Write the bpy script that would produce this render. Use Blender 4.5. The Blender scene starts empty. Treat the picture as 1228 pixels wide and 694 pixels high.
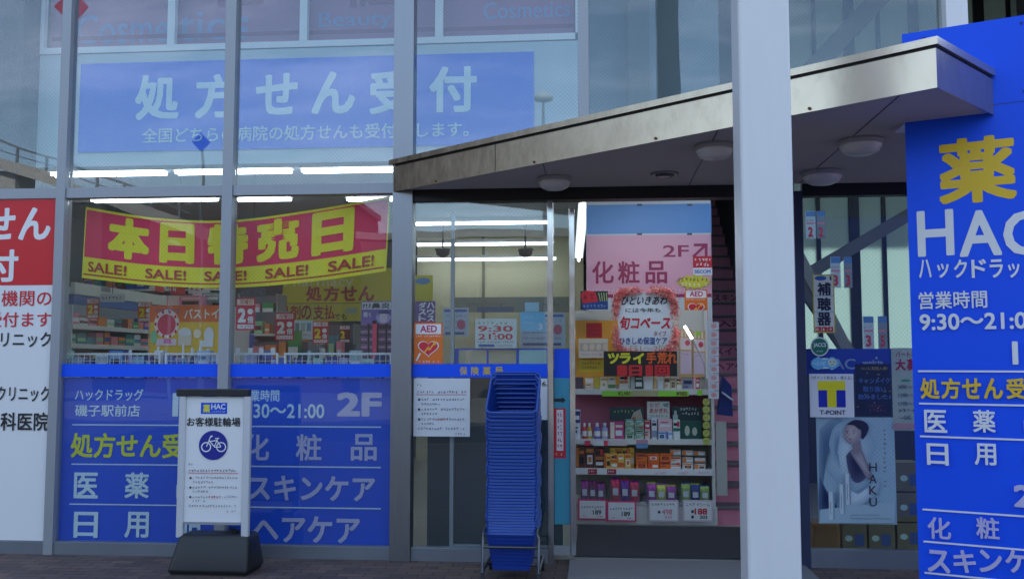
import bpy, bmesh, math, random
from mathutils import Vector, Matrix
random.seed(7)
sc = bpy.context.scene
col = sc.collection
R = math.radians

# ---------------------------------------------------------------- camera, sky, sun, exposure
D, H, F_PX = 7.6537, 1.55, 1150.0
PITCH, YAW = 4.42, 4.88
cam = bpy.data.cameras.new('camera')
cam_o = bpy.data.objects.new('camera', cam)
col.objects.link(cam_o)
cam_o.location = (0, -D, H)
cam_o.rotation_euler = (R(90 + PITCH), 0, R(YAW))
cam.sensor_width = 36.0
cam.lens = 36.0 * F_PX / 1228.0
cam.clip_start, cam.clip_end = 0.05, 2000
sc.camera = cam_o

SUN_EL, SUN_AZ = 27.0, 12.0            # sun stands behind the shop: the front is in its own shade
world = bpy.data.worlds.new('World')
sc.world = world
world.use_nodes = True
wn, wl = world.node_tree.nodes, world.node_tree.links
sky = wn.new('ShaderNodeTexSky')
sky.sky_type = 'NISHITA'
sky.sun_disc = False
sky.sun_elevation = R(SUN_EL)
sky.sun_rotation = R(SUN_AZ)
sky.air_density, sky.dust_density, sky.ozone_density = 1.0, 0.6, 1.0
tc = wn.new('ShaderNodeTexCoord')
sep = wn.new('ShaderNodeSeparateXYZ')
wl.new(tc.outputs['Generated'], sep.inputs[0])
def wmath(op, a, b):
    n = wn.new('ShaderNodeMath'); n.operation = op
    for i, x in enumerate((a, b)):
        if isinstance(x, (int, float)): n.inputs[i].default_value = x
        else: wl.new(x, n.inputs[i])
    return n.outputs[0]
zz = wmath('ADD', wmath('MAXIMUM', sep.outputs[2], 0.0), 0.18)
comb = wn.new('ShaderNodeCombineXYZ')
wl.new(wmath('DIVIDE', sep.outputs[0], zz), comb.inputs[0])
wl.new(wmath('DIVIDE', sep.outputs[1], zz), comb.inputs[1])
mp = wn.new('ShaderNodeMapping'); mp.inputs['Scale'].default_value = (0.8, 1.9, 1); mp.inputs['Rotation'].default_value = (0, 0, 0.5)
wl.new(comb.outputs[0], mp.inputs[0])
cn = wn.new('ShaderNodeTexNoise'); cn.inputs['Scale'].default_value = 1.5; cn.inputs['Detail'].default_value = 7; cn.inputs['Roughness'].default_value = 0.62
wl.new(mp.outputs[0], cn.inputs['Vector'])
cr = wn.new('ShaderNodeMapRange'); cr.inputs[1].default_value = 0.46; cr.inputs[2].default_value = 0.66; cr.inputs[3].default_value = 0.02; cr.inputs[4].default_value = 0.80
wl.new(cn.outputs[0], cr.inputs[0])
mx = wn.new('ShaderNodeMix'); mx.data_type = 'RGBA'
wl.new(cr.outputs[0], mx.inputs['Factor'])
wl.new(sky.outputs[0], mx.inputs['A'])
mx.inputs['B'].default_value = (5.8, 7.0, 9.2, 1)
bg = wn['Background']
wl.new(mx.outputs['Result'], bg.inputs[0])
bg.inputs[1].default_value = 0.10

sun = bpy.data.lights.new('sun', 'SUN')
sun.energy, sun.angle, sun.color = 3.0, R(0.5), (1.0, 0.94, 0.86)
sun_o = bpy.data.objects.new('sun', sun)
col.objects.link(sun_o)
sun_o.location = (4, 20, 18)
sun_o.rotation_euler = (R(-(90 - SUN_EL)), 0, R(-SUN_AZ))

sc.view_settings.view_transform = 'Standard'
sc.view_settings.look = 'None'
sc.view_settings.gamma = 1
sc.view_settings.use_curve_mapping = False
sc.view_settings.exposure = 1.72
sc.render.engine = 'CYCLES'
sc.cycles.use_denoising = True
sc.cycles.max_bounces = 10
sc.cycles.transparent_max_bounces = 24
sc.cycles.sample_clamp_indirect = 4
TUBE = 3.4

# ---------------------------------------------------------------- pixel <-> world helpers
_rm = Matrix.Rotation(R(YAW), 3, 'Z') @ Matrix.Rotation(R(90 + PITCH), 3, 'X')
_c = Vector((0, -D, H))
def ray(px, py): return _rm @ Vector(((px - 614) / F_PX, -(py - 347) / F_PX, -1))
def P(px, py, Y=0.0):
    d = ray(px, py); return _c + d * ((Y + D) / d.y)
def G(px, py, z=0.0):
    d = ray(px, py); return _c + d * ((z - H) / d.z)

class Plane:
    """A vertical plane; u runs to the right along it, v is height, n faces the street."""
    def __init__(s, p, ang=0.0):
        s.p = Vector((p[0], p[1], 0)); s.u = Vector((math.cos(R(ang)), math.sin(R(ang)), 0)); s.n = Vector((s.u.y, -s.u.x, 0))
    def uv(s, px, py):
        d = ray(px, py); t = (s.p - _c).dot(s.n) / d.dot(s.n); q = _c + d * t
        return (q - s.p).dot(s.u), q.z
    def rect(s, x0, y0, x1, y1):
        xm, ym = (x0 + x1) / 2, (y0 + y1) / 2
        return s.uv(x0, ym)[0], s.uv(xm, y1)[1], s.uv(x1, ym)[0], s.uv(xm, y0)[1]
    def pt(s, u, v, off=0.0): return s.p + s.u * u + Vector((0, 0, v)) + s.n * off
def PY(Y): return Plane((0, Y))

# ---------------------------------------------------------------- materials
def lin(c):
    return tuple((x / 255 / 12.92) if x / 255 <= 0.04045 else ((x / 255 + 0.055) / 1.055) ** 2.4 for x in c)
MATS = {}
def M(name, rgb, rough=0.5, metal=0.0, vary=0.12, scale=6.0, bump=0.0, spec=0.5, coat=0.0, stretch=None):
    """Principled with a little procedural wear: base colour as sRGB 0-255."""
    if name in MATS: return MATS[name]
    m = bpy.data.materials.new(name); m.use_nodes = True
    nt = m.node_tree; n, l = nt.nodes, nt.links
    b = n['Principled BSDF']
    c = lin(rgb)
    b.inputs['Roughness'].default_value = rough; b.inputs['Metallic'].default_value = metal
    b.inputs['Specular IOR Level'].default_value = spec; b.inputs['Coat Weight'].default_value = coat
    t = n.new('ShaderNodeTexCoord'); no = n.new('ShaderNodeTexNoise')
    no.inputs['Scale'].default_value = scale; no.inputs['Detail'].default_value = 5; no.inputs['Roughness'].default_value = 0.65
    if stretch:
        mpp = n.new('ShaderNodeMapping'); mpp.inputs['Scale'].default_value = stretch
        l.new(t.outputs['Object'], mpp.inputs[0]); l.new(mpp.outputs[0], no.inputs['Vector'])
    else:
        l.new(t.outputs['Object'], no.inputs['Vector'])
    r = n.new('ShaderNodeMix'); r.data_type = 'RGBA'
    r.inputs['A'].default_value = tuple(x * (1 - vary) for x in c) + (1,)
    r.inputs['B'].default_value = tuple(min(1, x * (1 + vary)) for x in c) + (1,)
    l.new(no.outputs[0], r.inputs['Factor']); l.new(r.outputs['Result'], b.inputs['Base Color'])
    rr = n.new('ShaderNodeMapRange'); rr.inputs[3].default_value = max(0.02, rough - 0.1); rr.inputs[4].default_value = min(1, rough + 0.12)
    l.new(no.outputs[0], rr.inputs[0]); l.new(rr.outputs[0], b.inputs['Roughness'])
    if bump:
        bp = n.new('ShaderNodeBump'); bp.inputs['Strength'].default_value = bump; bp.inputs['Distance'].default_value = 0.01
        l.new(no.outputs[0], bp.inputs['Height']); l.new(bp.outputs[0], b.inputs['Normal'])
    MATS[name] = m
    return m
_k = {}
def C(r, g, b, rough=0.45):
    """plain printed or plastic colour"""
    key = (r, g, b, rough)
    if key not in _k: _k[key] = M('colour_%d_%d_%d_%d' % (r, g, b, rough * 100), (r, g, b), rough, vary=0.06, scale=9)
    return _k[key]
def emit(name, rgb, strength):
    if name in MATS: return MATS[name]
    m = bpy.data.materials.new(name); m.use_nodes = True
    b = m.node_tree.nodes['Principled BSDF']
    b.inputs['Base Color'].default_value = (0.8, 0.8, 0.8, 1)
    b.inputs['Emission Color'].default_value = lin(rgb) + (1,); b.inputs['Emission Strength'].default_value = strength
    MATS[name] = m
    return m
def glass(name, tint=(0.9, 0.95, 0.94), base=0.09, rough=0.0, wire=True):
    m = bpy.data.materials.new(name); m.use_nodes = True
    nt = m.node_tree; n, l = nt.nodes, nt.links
    n.remove(n['Principled BSDF'])
    out = n['Material Output']
    tr = n.new('ShaderNodeBsdfTransparent'); tr.inputs[0].default_value = tint + (1,)
    gl = n.new('ShaderNodeBsdfGlossy'); gl.inputs[0].default_value = (0.92, 0.96, 1, 1); gl.inputs['Roughness'].default_value = rough
    lw = n.new('ShaderNodeLayerWeight'); lw.inputs[0].default_value = 0.5
    pw = n.new('ShaderNodeMath'); pw.operation = 'POWER'; pw.inputs[1].default_value = 4; l.new(lw.outputs['Facing'], pw.inputs[0])
    ma = n.new('ShaderNodeMath'); ma.operation = 'MULTIPLY_ADD'; ma.inputs[1].default_value = 0.7; ma.inputs[2].default_value = base
    l.new(pw.outputs[0], ma.inputs[0])
    mi = n.new('ShaderNodeMixShader'); l.new(ma.outputs[0], mi.inputs[0]); l.new(tr.outputs[0], mi.inputs[1]); l.new(gl.outputs[0], mi.inputs[2])
    # slight waviness of float glass
    t = n.new('ShaderNodeTexCoord'); no = n.new('ShaderNodeTexNoise'); no.inputs['Scale'].default_value = 1.1; no.inputs['Detail'].default_value = 1
    l.new(t.outputs['Object'], no.inputs['Vector'])
    bp = n.new('ShaderNodeBump'); bp.inputs['Strength'].default_value = 0.13; bp.inputs['Distance'].default_value = 0.02
    l.new(no.outputs[0], bp.inputs['Height']); l.new(bp.outputs[0], gl.inputs['Normal'])
    last = mi.outputs[0]
    if wire:                                            # thin wire mesh cast into the pane
        s = n.new('ShaderNodeSeparateXYZ'); l.new(t.outputs['Object'], s.inputs[0])
        fs = []
        for sg in (1, -1):
            a = n.new('ShaderNodeMath'); a.operation = 'MULTIPLY_ADD'; a.inputs[1].default_value = sg
            l.new(s.outputs[2], a.inputs[0]); l.new(s.outputs[0], a.inputs[2])
            b = n.new('ShaderNodeMath'); b.operation = 'PINGPONG'; b.inputs[1].default_value = 0.017; l.new(a.outputs[0], b.inputs[0])
            c = n.new('ShaderNodeMath'); c.operation = 'LESS_THAN'; c.inputs[1].default_value = 0.0011; l.new(b.outputs[0], c.inputs[0])
            fs.append(c.outputs[0])
        mxm = n.new('ShaderNodeMath'); mxm.operation = 'MAXIMUM'; l.new(fs[0], mxm.inputs[0]); l.new(fs[1], mxm.inputs[1])
        sc_ = n.new('ShaderNodeMath'); sc_.operation = 'MULTIPLY'; sc_.inputs[1].default_value = 0.15; l.new(mxm.outputs[0], sc_.inputs[0])
        df = n.new('ShaderNodeBsdfDiffuse'); df.inputs[0].default_value = (0.25, 0.27, 0.28, 1)
        m2 = n.new('ShaderNodeMixShader'); l.new(sc_.outputs[0], m2.inputs[0]); l.new(last, m2.inputs[1]); l.new(df.outputs[0], m2.inputs[2])
        last = m2.outputs[0]
    l.new(last, out.inputs[0])
    MATS[name] = m
    return m

def frosted(name, c):
    m = bpy.data.materials.new(name); m.use_nodes = True; nt = m.node_tree; n, l = nt.nodes, nt.links; n.remove(n['Principled BSDF'])
    a = n.new('ShaderNodeBsdfTranslucent'); a.inputs[0].default_value = c + (1,); b = n.new('ShaderNodeBsdfDiffuse'); b.inputs[0].default_value = tuple(x * .8 for x in c) + (1,)
    g = n.new('ShaderNodeBsdfTransparent'); g.inputs[0].default_value = c + (1,)
    x = n.new('ShaderNodeMixShader'); x.inputs[0].default_value = .35; l.new(a.outputs[0], x.inputs[1]); l.new(b.outputs[0], x.inputs[2]); l.new(x.outputs[0], n['Material Output'].inputs[0]); MATS[name] = m
    return m

# ---------------------------------------------------------------- mesh builder
class MB:
    def __init__(s): s.v, s.f, s.m, s.mats, s.sm = [], [], [], [], False
    def mi(s, mat):
        if mat not in s.mats: s.mats.append(mat)
        return s.mats.index(mat)
    def add(s, vs, fs, mat):
        b = len(s.v); s.v += [tuple(v) for v in vs]; k = s.mi(mat)
        for f in fs: s.f.append(tuple(b + i for i in f)); s.m.append(k)
    def hexa(s, p, mat):        # 8 corners: bottom 4 (ccw from above), top 4
        s.add(p, [(3, 2, 1, 0), (4, 5, 6, 7), (0, 1, 5, 4), (1, 2, 6, 5), (2, 3, 7, 6), (3, 0, 4, 7)], mat)
    def box(s, x0, x1, y0, y1, z0, z1, mat, bev=0.0):
        if bev <= 0:
            s.hexa([(x0, y0, z0), (x1, y0, z0), (x1, y1, z0), (x0, y1, z0), (x0, y0, z1), (x1, y0, z1), (x1, y1, z1), (x0, y1, z1)], mat); return
        bm = bmesh.new(); bmesh.ops.create_cube(bm, size=1)
        for v in bm.verts: v.co = Vector(((x0 + x1) / 2 + v.co.x * (x1 - x0), (y0 + y1) / 2 + v.co.y * (y1 - y0), (z0 + z1) / 2 + v.co.z * (z1 - z0)))
        bmesh.ops.bevel(bm, geom=bm.edges[:], offset=bev, segments=2, affect='EDGES', profile=0.6)
        s.bm(bm, mat)
    def bm(s, bm, mat):
        bm.verts.ensure_lookup_table(); bm.verts.index_update()
        s.add([v.co for v in bm.verts], [[v.index for v in f.verts] for f in bm.faces], mat); bm.free()
    def slab(s, pl, u0, v0, u1, v1, o0, o1, mat):       # box on a Plane, between offsets o0 < o1 towards the street
        q = [pl.pt(u0, v0, o1), pl.pt(u1, v0, o1), pl.pt(u1, v0, o0), pl.pt(u0, v0, o0)]
        s.hexa(q + [a + Vector((0, 0, v1 - v0)) for a in q], mat)
    def prism(s, poly, z0, z1, mat):                    # poly in xy, ccw
        n = len(poly)
        s.add([(x, y, z0) for x, y in poly] + [(x, y, z1) for x, y in poly],
              [tuple(range(n - 1, -1, -1)), tuple(range(n, 2 * n))] + [(i, (i + 1) % n, n + (i + 1) % n, n + i) for i in range(n)], mat)
    def tube(s, pts, r, mat, n=8):
        pts = [Vector(p) for p in pts]; rings = []
        for i, p in enumerate(pts):
            d = (pts[min(i + 1, len(pts) - 1)] - pts[max(i - 1, 0)]).normalized()
            a = d.cross(Vector((0, 0, 1)) if abs(d.z) < 0.9 else Vector((1, 0, 0))).normalized(); b = d.cross(a)
            rr = r[i] if isinstance(r, (list, tuple)) else r
            rings.append([p + (a * math.cos(2 * math.pi * k / n) + b * math.sin(2 * math.pi * k / n)) * rr for k in range(n)])
        vs = [v for rg in rings for v in rg]
        fs = [(i * n + k, i * n + (k + 1) % n, (i + 1) * n + (k + 1) % n, (i + 1) * n + k) for i in range(len(pts) - 1) for k in range(n)]
        s.add(vs, fs + [tuple(range(n)), tuple(range((len(pts) - 1) * n, len(pts) * n))][::1], mat)
    def lathe(s, x, y, prof, mat, n=16):                # prof: (radius, z)
        vs = [(x + r * math.cos(2 * math.pi * k / n), y + r * math.sin(2 * math.pi * k / n), z) for r, z in prof for k in range(n)]
        m = len(prof)
        fs = [(i * n + k, i * n + (k + 1) % n, (i + 1) * n + (k + 1) % n, (i + 1) * n + k) for i in range(m - 1) for k in range(n)]
        s.add(vs, fs + [tuple(range(n - 1, -1, -1)), tuple(range((m - 1) * n, m * n))], mat)

def prop(o, label=None, cat=None, group=None, kind=None):
    if label: o['label'] = label
    if cat: o['category'] = cat
    if group: o['group'] = group
    if kind: o['kind'] = kind
    return o
WORLD = {}
def put(name, mb, parent=None, smooth=False, origin=None):
    """links a builder as ONE mesh object, its origin at the middle of its base"""
    xs = list(zip(*mb.v))
    if origin is None: origin = Vector(((min(xs[0]) + max(xs[0])) / 2, (min(xs[1]) + max(xs[1])) / 2, min(xs[2])))
    origin = Vector(origin)
    me = bpy.data.meshes.new(name)
    me.from_pydata([tuple(Vector(v) - origin) for v in mb.v], [], mb.f)
    for m in mb.mats: me.materials.append(m)
    me.polygons.foreach_set('material_index', mb.m)
    if smooth: me.polygons.foreach_set('use_smooth', [True] * len(mb.f))
    me.update()
    o = bpy.data.objects.new(name, me); col.objects.link(o)
    WORLD[o] = origin
    if parent is not None: o.parent = parent; o.location = origin - WORLD[parent]
    else: o.location = origin
    return o
def thing(name, label, cat, loc, group=None):
    o = bpy.data.objects.new(name, None); col.objects.link(o); o.location = loc; o.empty_display_size = 0.1
    WORLD[o] = Vector(loc)
    return prop(o, label, cat, group)
def struct(name, mb): return prop(put(name, mb), kind='structure')

# ---------------------------------------------------------------- lettering
_tc = bpy.data.curves.new('lettering_source', 'FONT'); _to = bpy.data.objects.new('lettering_source', _tc)
_tc.resolution_u = 3
col.objects.link(_to)
_geo = {}
def geo(txt):
    if txt not in _geo:
        _tc.body = txt; _tc.update_tag(); bpy.context.view_layer.update()
        ev = _to.evaluated_get(bpy.context.evaluated_depsgraph_get()); me = ev.to_mesh()
        vs = [(v.co.x, v.co.y) for v in me.vertices]; fs = [tuple(p.vertices) for p in me.polygons]
        ev.to_mesh_clear()
        if not vs: vs, fs = [(0, 0), (1, 0), (1, 1)], []
        x0, x1 = min(v[0] for v in vs), max(v[0] for v in vs); y0, y1 = min(v[1] for v in vs), max(v[1] for v in vs)
        _geo[txt] = ([(x - x0, y - y0) for x, y in vs], fs, x1 - x0, y1 - y0)
    return _geo[txt]

class Print:
    """flat printed shapes and letters on one surface; each later shape lies 0.4 mm further out"""
    def __init__(s, pl, start=0.0008): s.pl, s.mb, s.o = pl, MB(), start
    def poly(s, uvs, mat):
        s.mb.add([s.pl.pt(u, v, s.o) for u, v in uvs], [tuple(range(len(uvs)))], mat); s.o += 0.0004
    def rect(s, r, mat):
        u0, v0, u1, v1 = s.pl.rect(*r); s.poly([(u0, v0), (u1, v0), (u1, v1), (u0, v1)], mat)
    def pxpoly(s, pts, mat): s.poly([s.pl.uv(*p) for p in pts][::-1], mat)
    def disc(s, cx, cy, rx, ry, mat, n=28):
        u0, v0, u1, v1 = s.pl.rect(cx - rx, cy - ry, cx + rx, cy + ry)
        s.poly([((u0 + u1) / 2 + (u1 - u0) / 2 * math.cos(2 * math.pi * k / n), (v0 + v1) / 2 + (v1 - v0) / 2 * math.sin(2 * math.pi * k / n)) for k in range(n)], mat)
    def ring(s, cx, cy, r, w, mat, n=28):
        u0, v0, u1, v1 = s.pl.rect(cx - r, cy - r, cx + r, cy + r); a, b, c, d = (u0 + u1) / 2, (v0 + v1) / 2, (u1 - u0) / 2, (v1 - v0) / 2
        k = 1 - w / r
        vs = [s.pl.pt(a + c * q * math.cos(2 * math.pi * i / n), b + d * q * math.sin(2 * math.pi * i / n), s.o) for i in range(n) for q in (1, k)]
        s.mb.add(vs, [(2 * i, (2 * i + 2) % (2 * n), (2 * i + 3) % (2 * n), 2 * i + 1) for i in range(n)], mat); s.o += 0.0004
    def line(s, x0, y0, x1, y1, w, mat):
        (a, b), (c, d) = s.pl.uv(x0, y0), s.pl.uv(x1, y1); L = math.hypot(c - a, d - b) or 1
        q = s.pl.rect(x0, y0, x0 + w, y0 + w); h = (q[2] - q[0]) / 2; nx, ny = -(d - b) / L * h, (c - a) / L * h
        s.poly([(a - nx, b - ny), (c - nx, d - ny), (c + nx, d + ny), (a + nx, b + ny)], mat)
    def text(s, txt, r, mat, bold=0.0, fn=None, slant=0.0):
        vs, fs, w, h = geo(txt)
        if fn is None:
            u0, v0, u1, v1 = s.pl.rect(*r)
            fn = lambda a, b, o: s.pl.pt(u0 + (u1 - u0) * (a + slant * b), v0 + (v1 - v0) * b, o)
        W, Hh = w + 2 * bold, h + 2 * bold
        dirs = [(0, 0)] + ([(a * bold * (.86 if a and b else 1), b * bold * (.86 if a and b else 1)) for a in (-1, 0, 1) for b in (-1, 0, 1) if a or b] if bold else [])
        for i, (dx, dy) in enumerate(dirs):
            s.mb.add([fn((x + bold + dx) / W, (y + bold + dy) / Hh, s.o + i * 0.00005) for x, y in vs], fs, mat)
        s.o += 0.0009
    def column(s, txt, r, mat, bold=0.0):               # upright characters one below the other
        x0, y0, x1, y1 = r; n = len(txt); h = (y1 - y0) / n
        for i, ch in enumerate(txt): s.text(ch, (x0, y0 + i * h + h * 0.06, x1, y0 + (i + 1) * h - h * 0.06), mat, bold)
    def fine(s, x0, x1, y, h, mat, cell=None, seed=0):   # print too small to read: little strokes in character cells
        rn = random.Random(seed + int(x0 * 7 + y * 13)); cell = cell or h * 1.05; x = x0
        while x < x1 - cell * 0.5:
            w = min(cell * rn.uniform(0.6, 0.85), x1 - x)
            if rn.random() > 0.06:
                for _ in range(3):
                    if rn.random() < .55: a, b = rn.uniform(0, .25), rn.uniform(0, .78); s.rect((x + w * a, y + h * b, x + w * rn.uniform(.7, 1), y + h * (b + .17)), mat)
                    else: a = rn.uniform(0, .8); s.rect((x + w * a, y + h * rn.uniform(0, .3), x + w * (a + .18), y + h * rn.uniform(.65, 1)), mat)
                    s.o -= 0.00038
            x += cell
        s.o += 0.0004
    def done(s, parent, name='print'): return put(name, s.mb, parent)

def board(name, label, cat, pl, r, thick, mat, group=None, parent=None, world_rect=False):
    """a flat sign standing in the plane PL; returns the object and a Print on its face"""
    u0, v0, u1, v1 = r if world_rect else pl.rect(*r)
    b = MB(); b.slab(pl, u0, v0, u1, v1, -thick, 0, mat)
    o = put(name, b, parent)
    if parent is None: prop(o, label, cat, group)
    return o, Print(pl)

# ---------------------------------------------------------------- shared materials
steel = M('brushed_steel', (138, 141, 146), 0.36, 1.0, 0.14, 3.0, stretch=(30, 30, 1.2))
alu = M('anodised_aluminium', (152, 156, 162), 0.45, 0.35, 0.10, 4.0, stretch=(20, 20, 1))
alu_dark = M('grey_aluminium_bars', (125, 131, 140), 0.45, 0.6, 0.12, 4.0)
chrome = M('polished_steel', (205, 208, 212), 0.12, 1.0, 0.08, 8.0)
dark_frame = M('dark_bronze_frame', (38, 38, 42), 0.45, 0.4, 0.15, 5)
white_paint = M('white_painted_steel', (218, 219, 221), 0.36, 0, 0.07, 1.6, spec=0.45, stretch=(5, 5, .7))
wall_white = M('interior_white_wall', (200, 203, 200), 0.8, 0, 0.05, 1.5)
wall_cream = M('cream_interior_wall', (205, 200, 168), 0.8, 0, 0.05, 1.5)
wall_grey = M('grey_render', (120, 122, 124), 0.85, 0, 0.1, 2.5, bump=0.2)
ceil_m = M('ceiling_board', (185, 188, 190), 0.85, 0, 0.04, 3)
floor_m = M('shop_floor_vinyl', (150, 148, 140), 0.35, 0, 0.08, 2)
black_pl = M('black_plastic', (30, 32, 36), 0.42, 0, 0.18, 10, bump=0.05)
rubber = M('black_rubber', (22, 22, 24), 0.7, 0, 0.1, 12)
blue_sign = M('blue_sign_sheet', (20, 86, 240), 0.42, 0, 0.09, .7, spec=0.25)
blue_film = M('blue_window_film', (14, 78, 204), 0.5, 0, 0.06, 1.5, spec=0.3)
blue_dark = M('navy_ink', (16, 28, 120), 0.45, 0, 0.05)
red_sign = M('red_sign_sheet', (205, 22, 34), 0.4, 0, 0.05, 1.2)
white_sign = M('white_sign_sheet', (222, 224, 226), 0.4, 0, 0.03, 1.0)
white_ink = C(226, 228, 230); black_ink = C(28, 28, 34); yellow_ink = C(232, 208, 20); red_ink = C(200, 32, 48)
lav_ink = C(186, 182, 222); grey_ink = C(110, 112, 122); film_white = C(206, 224, 232); film_yellow = C(214, 214, 30); film_lav = C(184, 180, 214)
pane_m = glass('window_glass', (0.93, 0.965, 0.965), 0.072)
low_m = glass('lower_window_glass', (0.94, 0.97, 0.97), 0.046)
clear_m = glass('clear_glass', (0.88, 0.93, 0.92), 0.05, wire=False)
acryl = glass('clear_acrylic', (0.93, 0.95, 0.96), 0.06, wire=False)

# ================================================================ SETTING: ground
def paver_mat():
    m = bpy.data.materials.new('dark_brick_paving'); m.use_nodes = True
    nt = m.node_tree; n, l = nt.nodes, nt.links; b = n['Principled BSDF']
    t = n.new('ShaderNodeTexCoord'); mp = n.new('ShaderNodeMapping'); l.new(t.outputs['Object'], mp.inputs[0])
    br = n.new('ShaderNodeTexBrick'); l.new(mp.outputs[0], br.inputs[0])
    br.inputs['Scale'].default_value = 1.0; br.inputs['Brick Width'].default_value = 0.2; br.inputs['Row Height'].default_value = 0.1
    br.inputs['Mortar Size'].default_value = 0.005; br.inputs['Mortar Smooth'].default_value = 0.3
    br.inputs['Color1'].default_value = lin((112, 92, 84)) + (1,); br.inputs['Color2'].default_value = lin((84, 72, 70)) + (1,); br.inputs['Mortar'].default_value = lin((48, 44, 44)) + (1,)
    no = n.new('ShaderNodeTexNoise'); no.inputs['Scale'].default_value = 3; no.inputs['Detail'].default_value = 6; l.new(t.outputs['Object'], no.inputs['Vector'])
    mr = n.new('ShaderNodeMapRange'); mr.inputs[3].default_value = 0.6; mr.inputs[4].default_value = 1.25; l.new(no.outputs[0], mr.inputs[0])
    mm = n.new('ShaderNodeMix'); mm.data_type = 'RGBA'; mm.blend_type = 'MULTIPLY'; mm.inputs['Factor'].default_value = 1
    l.new(br.outputs['Color'], mm.inputs['A']); l.new(mr.outputs[0], mm.inputs['B']); l.new(mm.outputs['Result'], b.inputs['Base Color'])
    bp = n.new('ShaderNodeBump'); bp.inputs['Strength'].default_value = 0.5; bp.inputs['Distance'].default_value = 0.01; bp.invert = True
    l.new(br.outputs['Fac'], bp.inputs['Height']); l.new(bp.outputs[0], b.inputs['Normal']); b.inputs['Roughness'].default_value = 0.75
    return m
paving = paver_mat()
asphalt = M('asphalt', (62, 62, 64), 0.9, 0, 0.15, 30, bump=0.3)
g = MB(); g.box(-300, 300, -300, 300, -1.0, -0.125, M('far_ground', (110, 106, 96), 0.95, 0, 0.15, 0.2)); struct('ground', g)
g = MB(); g.box(-60, 60, -20.0, -11.0, -0.124, -0.11, asphalt); struct('road', g)
g = MB(); g.box(-60, 60, -10.85, 12.0, -0.12, 0.0, paving); struct('pavement', g)
g = MB(); g.box(-60, 60, -11.0, -10.852, -0.12, 0.004, M('kerb_concrete', (150, 148, 144), 0.8, 0, 0.1, 5)); struct('kerb', g)

# ================================================================ THE SHOP BUILDING
F = PY(0)
X = lambda px, py, Y=0.0: P(px, py, Y).x
Z = lambda px, py, Y=0.0: P(px, py, Y).z
bld = thing('shop_building', 'two storey drugstore building with a steel framed glass front', 'building', (0, 5, 0))
ZT0, ZT1 = 2.932, 3.019            # transom bar
ZB0, ZB1 = 0.0, 0.105               # bottom rail
ZTOP = 6.6                          # head of the glass front
XL, XR = -7.2, 5.6
mA = (X(64, 440), X(75, 440)); mB = (X(264.3, 440), X(277, 440)); mC = (X(471, 440), X(495.2, 440)); mD = (X(693, 60), X(706, 60))
mE = (X(657, 500), X(664, 500)); mE2 = (X(683, 500), X(690, 500)); mF0 = X(905, 500); mF = (X(957, 500), X(967, 500)); mG = (X(1129, 20), X(1155, 20))
def bpart(name, x0, x1, y0, y1, z0, z1, mat, bev=0.0, parent=bld):
    b = MB(); b.box(x0, x1, y0, y1, z0, z1, mat, bev); return put(name, b, parent)
for a, b_ in (mA, mB):
    bpart('mullion', a, b_, -0.06, 0.06, 0.0, ZTOP, alu, 0.004)
bpart('mullion', mC[0], mC[1], -0.075, 0.08, 0.0, ZTOP, steel, 0.004)
bpart('mullion', mD[0], mD[1], -0.06, 0.06, 3.22, ZTOP, alu, 0.004)
bpart('mullion', mF[0], mF[1], -0.05, 0.05, 0.0, 2.9, M('blue_grey_frame', (52, 60, 88), 0.45, 0.3, 0.1, 5), 0.004)
bpart('mullion', mG[0], mG[1], -0.10, 0.06, 3.22, ZTOP, white_paint, 0.004)
for a, b_ in ((XL, mA[0]), (mA[1], mB[0]), (mB[1], mC[0])):
    bpart('transom', a + .001, b_ - .001, -0.045, 0.05, ZT0, ZT1, alu, 0.003)
for a, b_ in ((mA[1], mB[0]), (mB[1], mC[0]), (mC[1], mE[0]), (XL, mA[0])):
    bpart('bottom_rail', a + .001, b_ - .001, -0.045, 0.05, ZB0, ZB1, alu_dark, 0.003)
for a, b_ in ((XL, mA[0]), (mA[1], mB[0]), (mB[1], mC[0]), (mC[1], mD[0]), (mD[1], mG[0])):
    bpart('glass_pane', a + .001, b_ - .001, -0.005, 0.005, ZT1 if b_ < mC[1] else 3.155, ZTOP - 0.08, pane_m)
for a, b_ in ((mA[1], mB[0]), (mB[1], mC[0])):
    bpart('glass_pane', a + .001, b_ - .001, -0.005, 0.005, ZB1, ZT0, low_m)
bpart('glass_pane', mC[1] + .001, mE[0] - .001, -0.005, 0.005, ZB1, 2.86, pane_m)
bpart('glass_pane', mF[1] + .001, 3.4, -0.005, 0.005, 0.14, 2.86, low_m)
bpart('bottom_rail', mF[1] + .001, 3.4, -0.045, 0.05, 0.0, 0.14, alu_dark, 0.003)
# door: header, stiles and the leaf that slid aside
bpart('door_header', mC[1] + .001, mF[0] - .001, -0.04, 0.10, 2.86, 3.15, dark_frame)
bpart('door_header', mF[1] + .001, 3.4, -0.04, 0.06, 2.86, 3.15, dark_frame)
bpart('stile', mE[0], mE[1], -0.04, 0.03, 0.0, 2.86, chrome, 0.003)
dl = bpart('sliding_door', mE[1] + 0.004, mE2[0], 0.052, 0.062, 0.12, 2.80, clear_m)
bpart('stile', mE2[0] + .001, mE2[1], 0.035, 0.08, 0.05, 2.80, chrome, 0.003, dl)
bpart('stile', X(540, 500, .06), X(544.5, 500, .06), 0.035, 0.08, 0.05, 2.80, alu, 0.003, dl)
bpart('door_rail', X(544.5, 500, .06) + .001, mE2[0] - .001, 0.04, 0.075, 0.05, 0.12, alu, 0.002, dl)
bpart('door_jamb', mF0, mF[0] - .001, -0.04, 0.08, 0.0, 2.86, steel)
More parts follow.
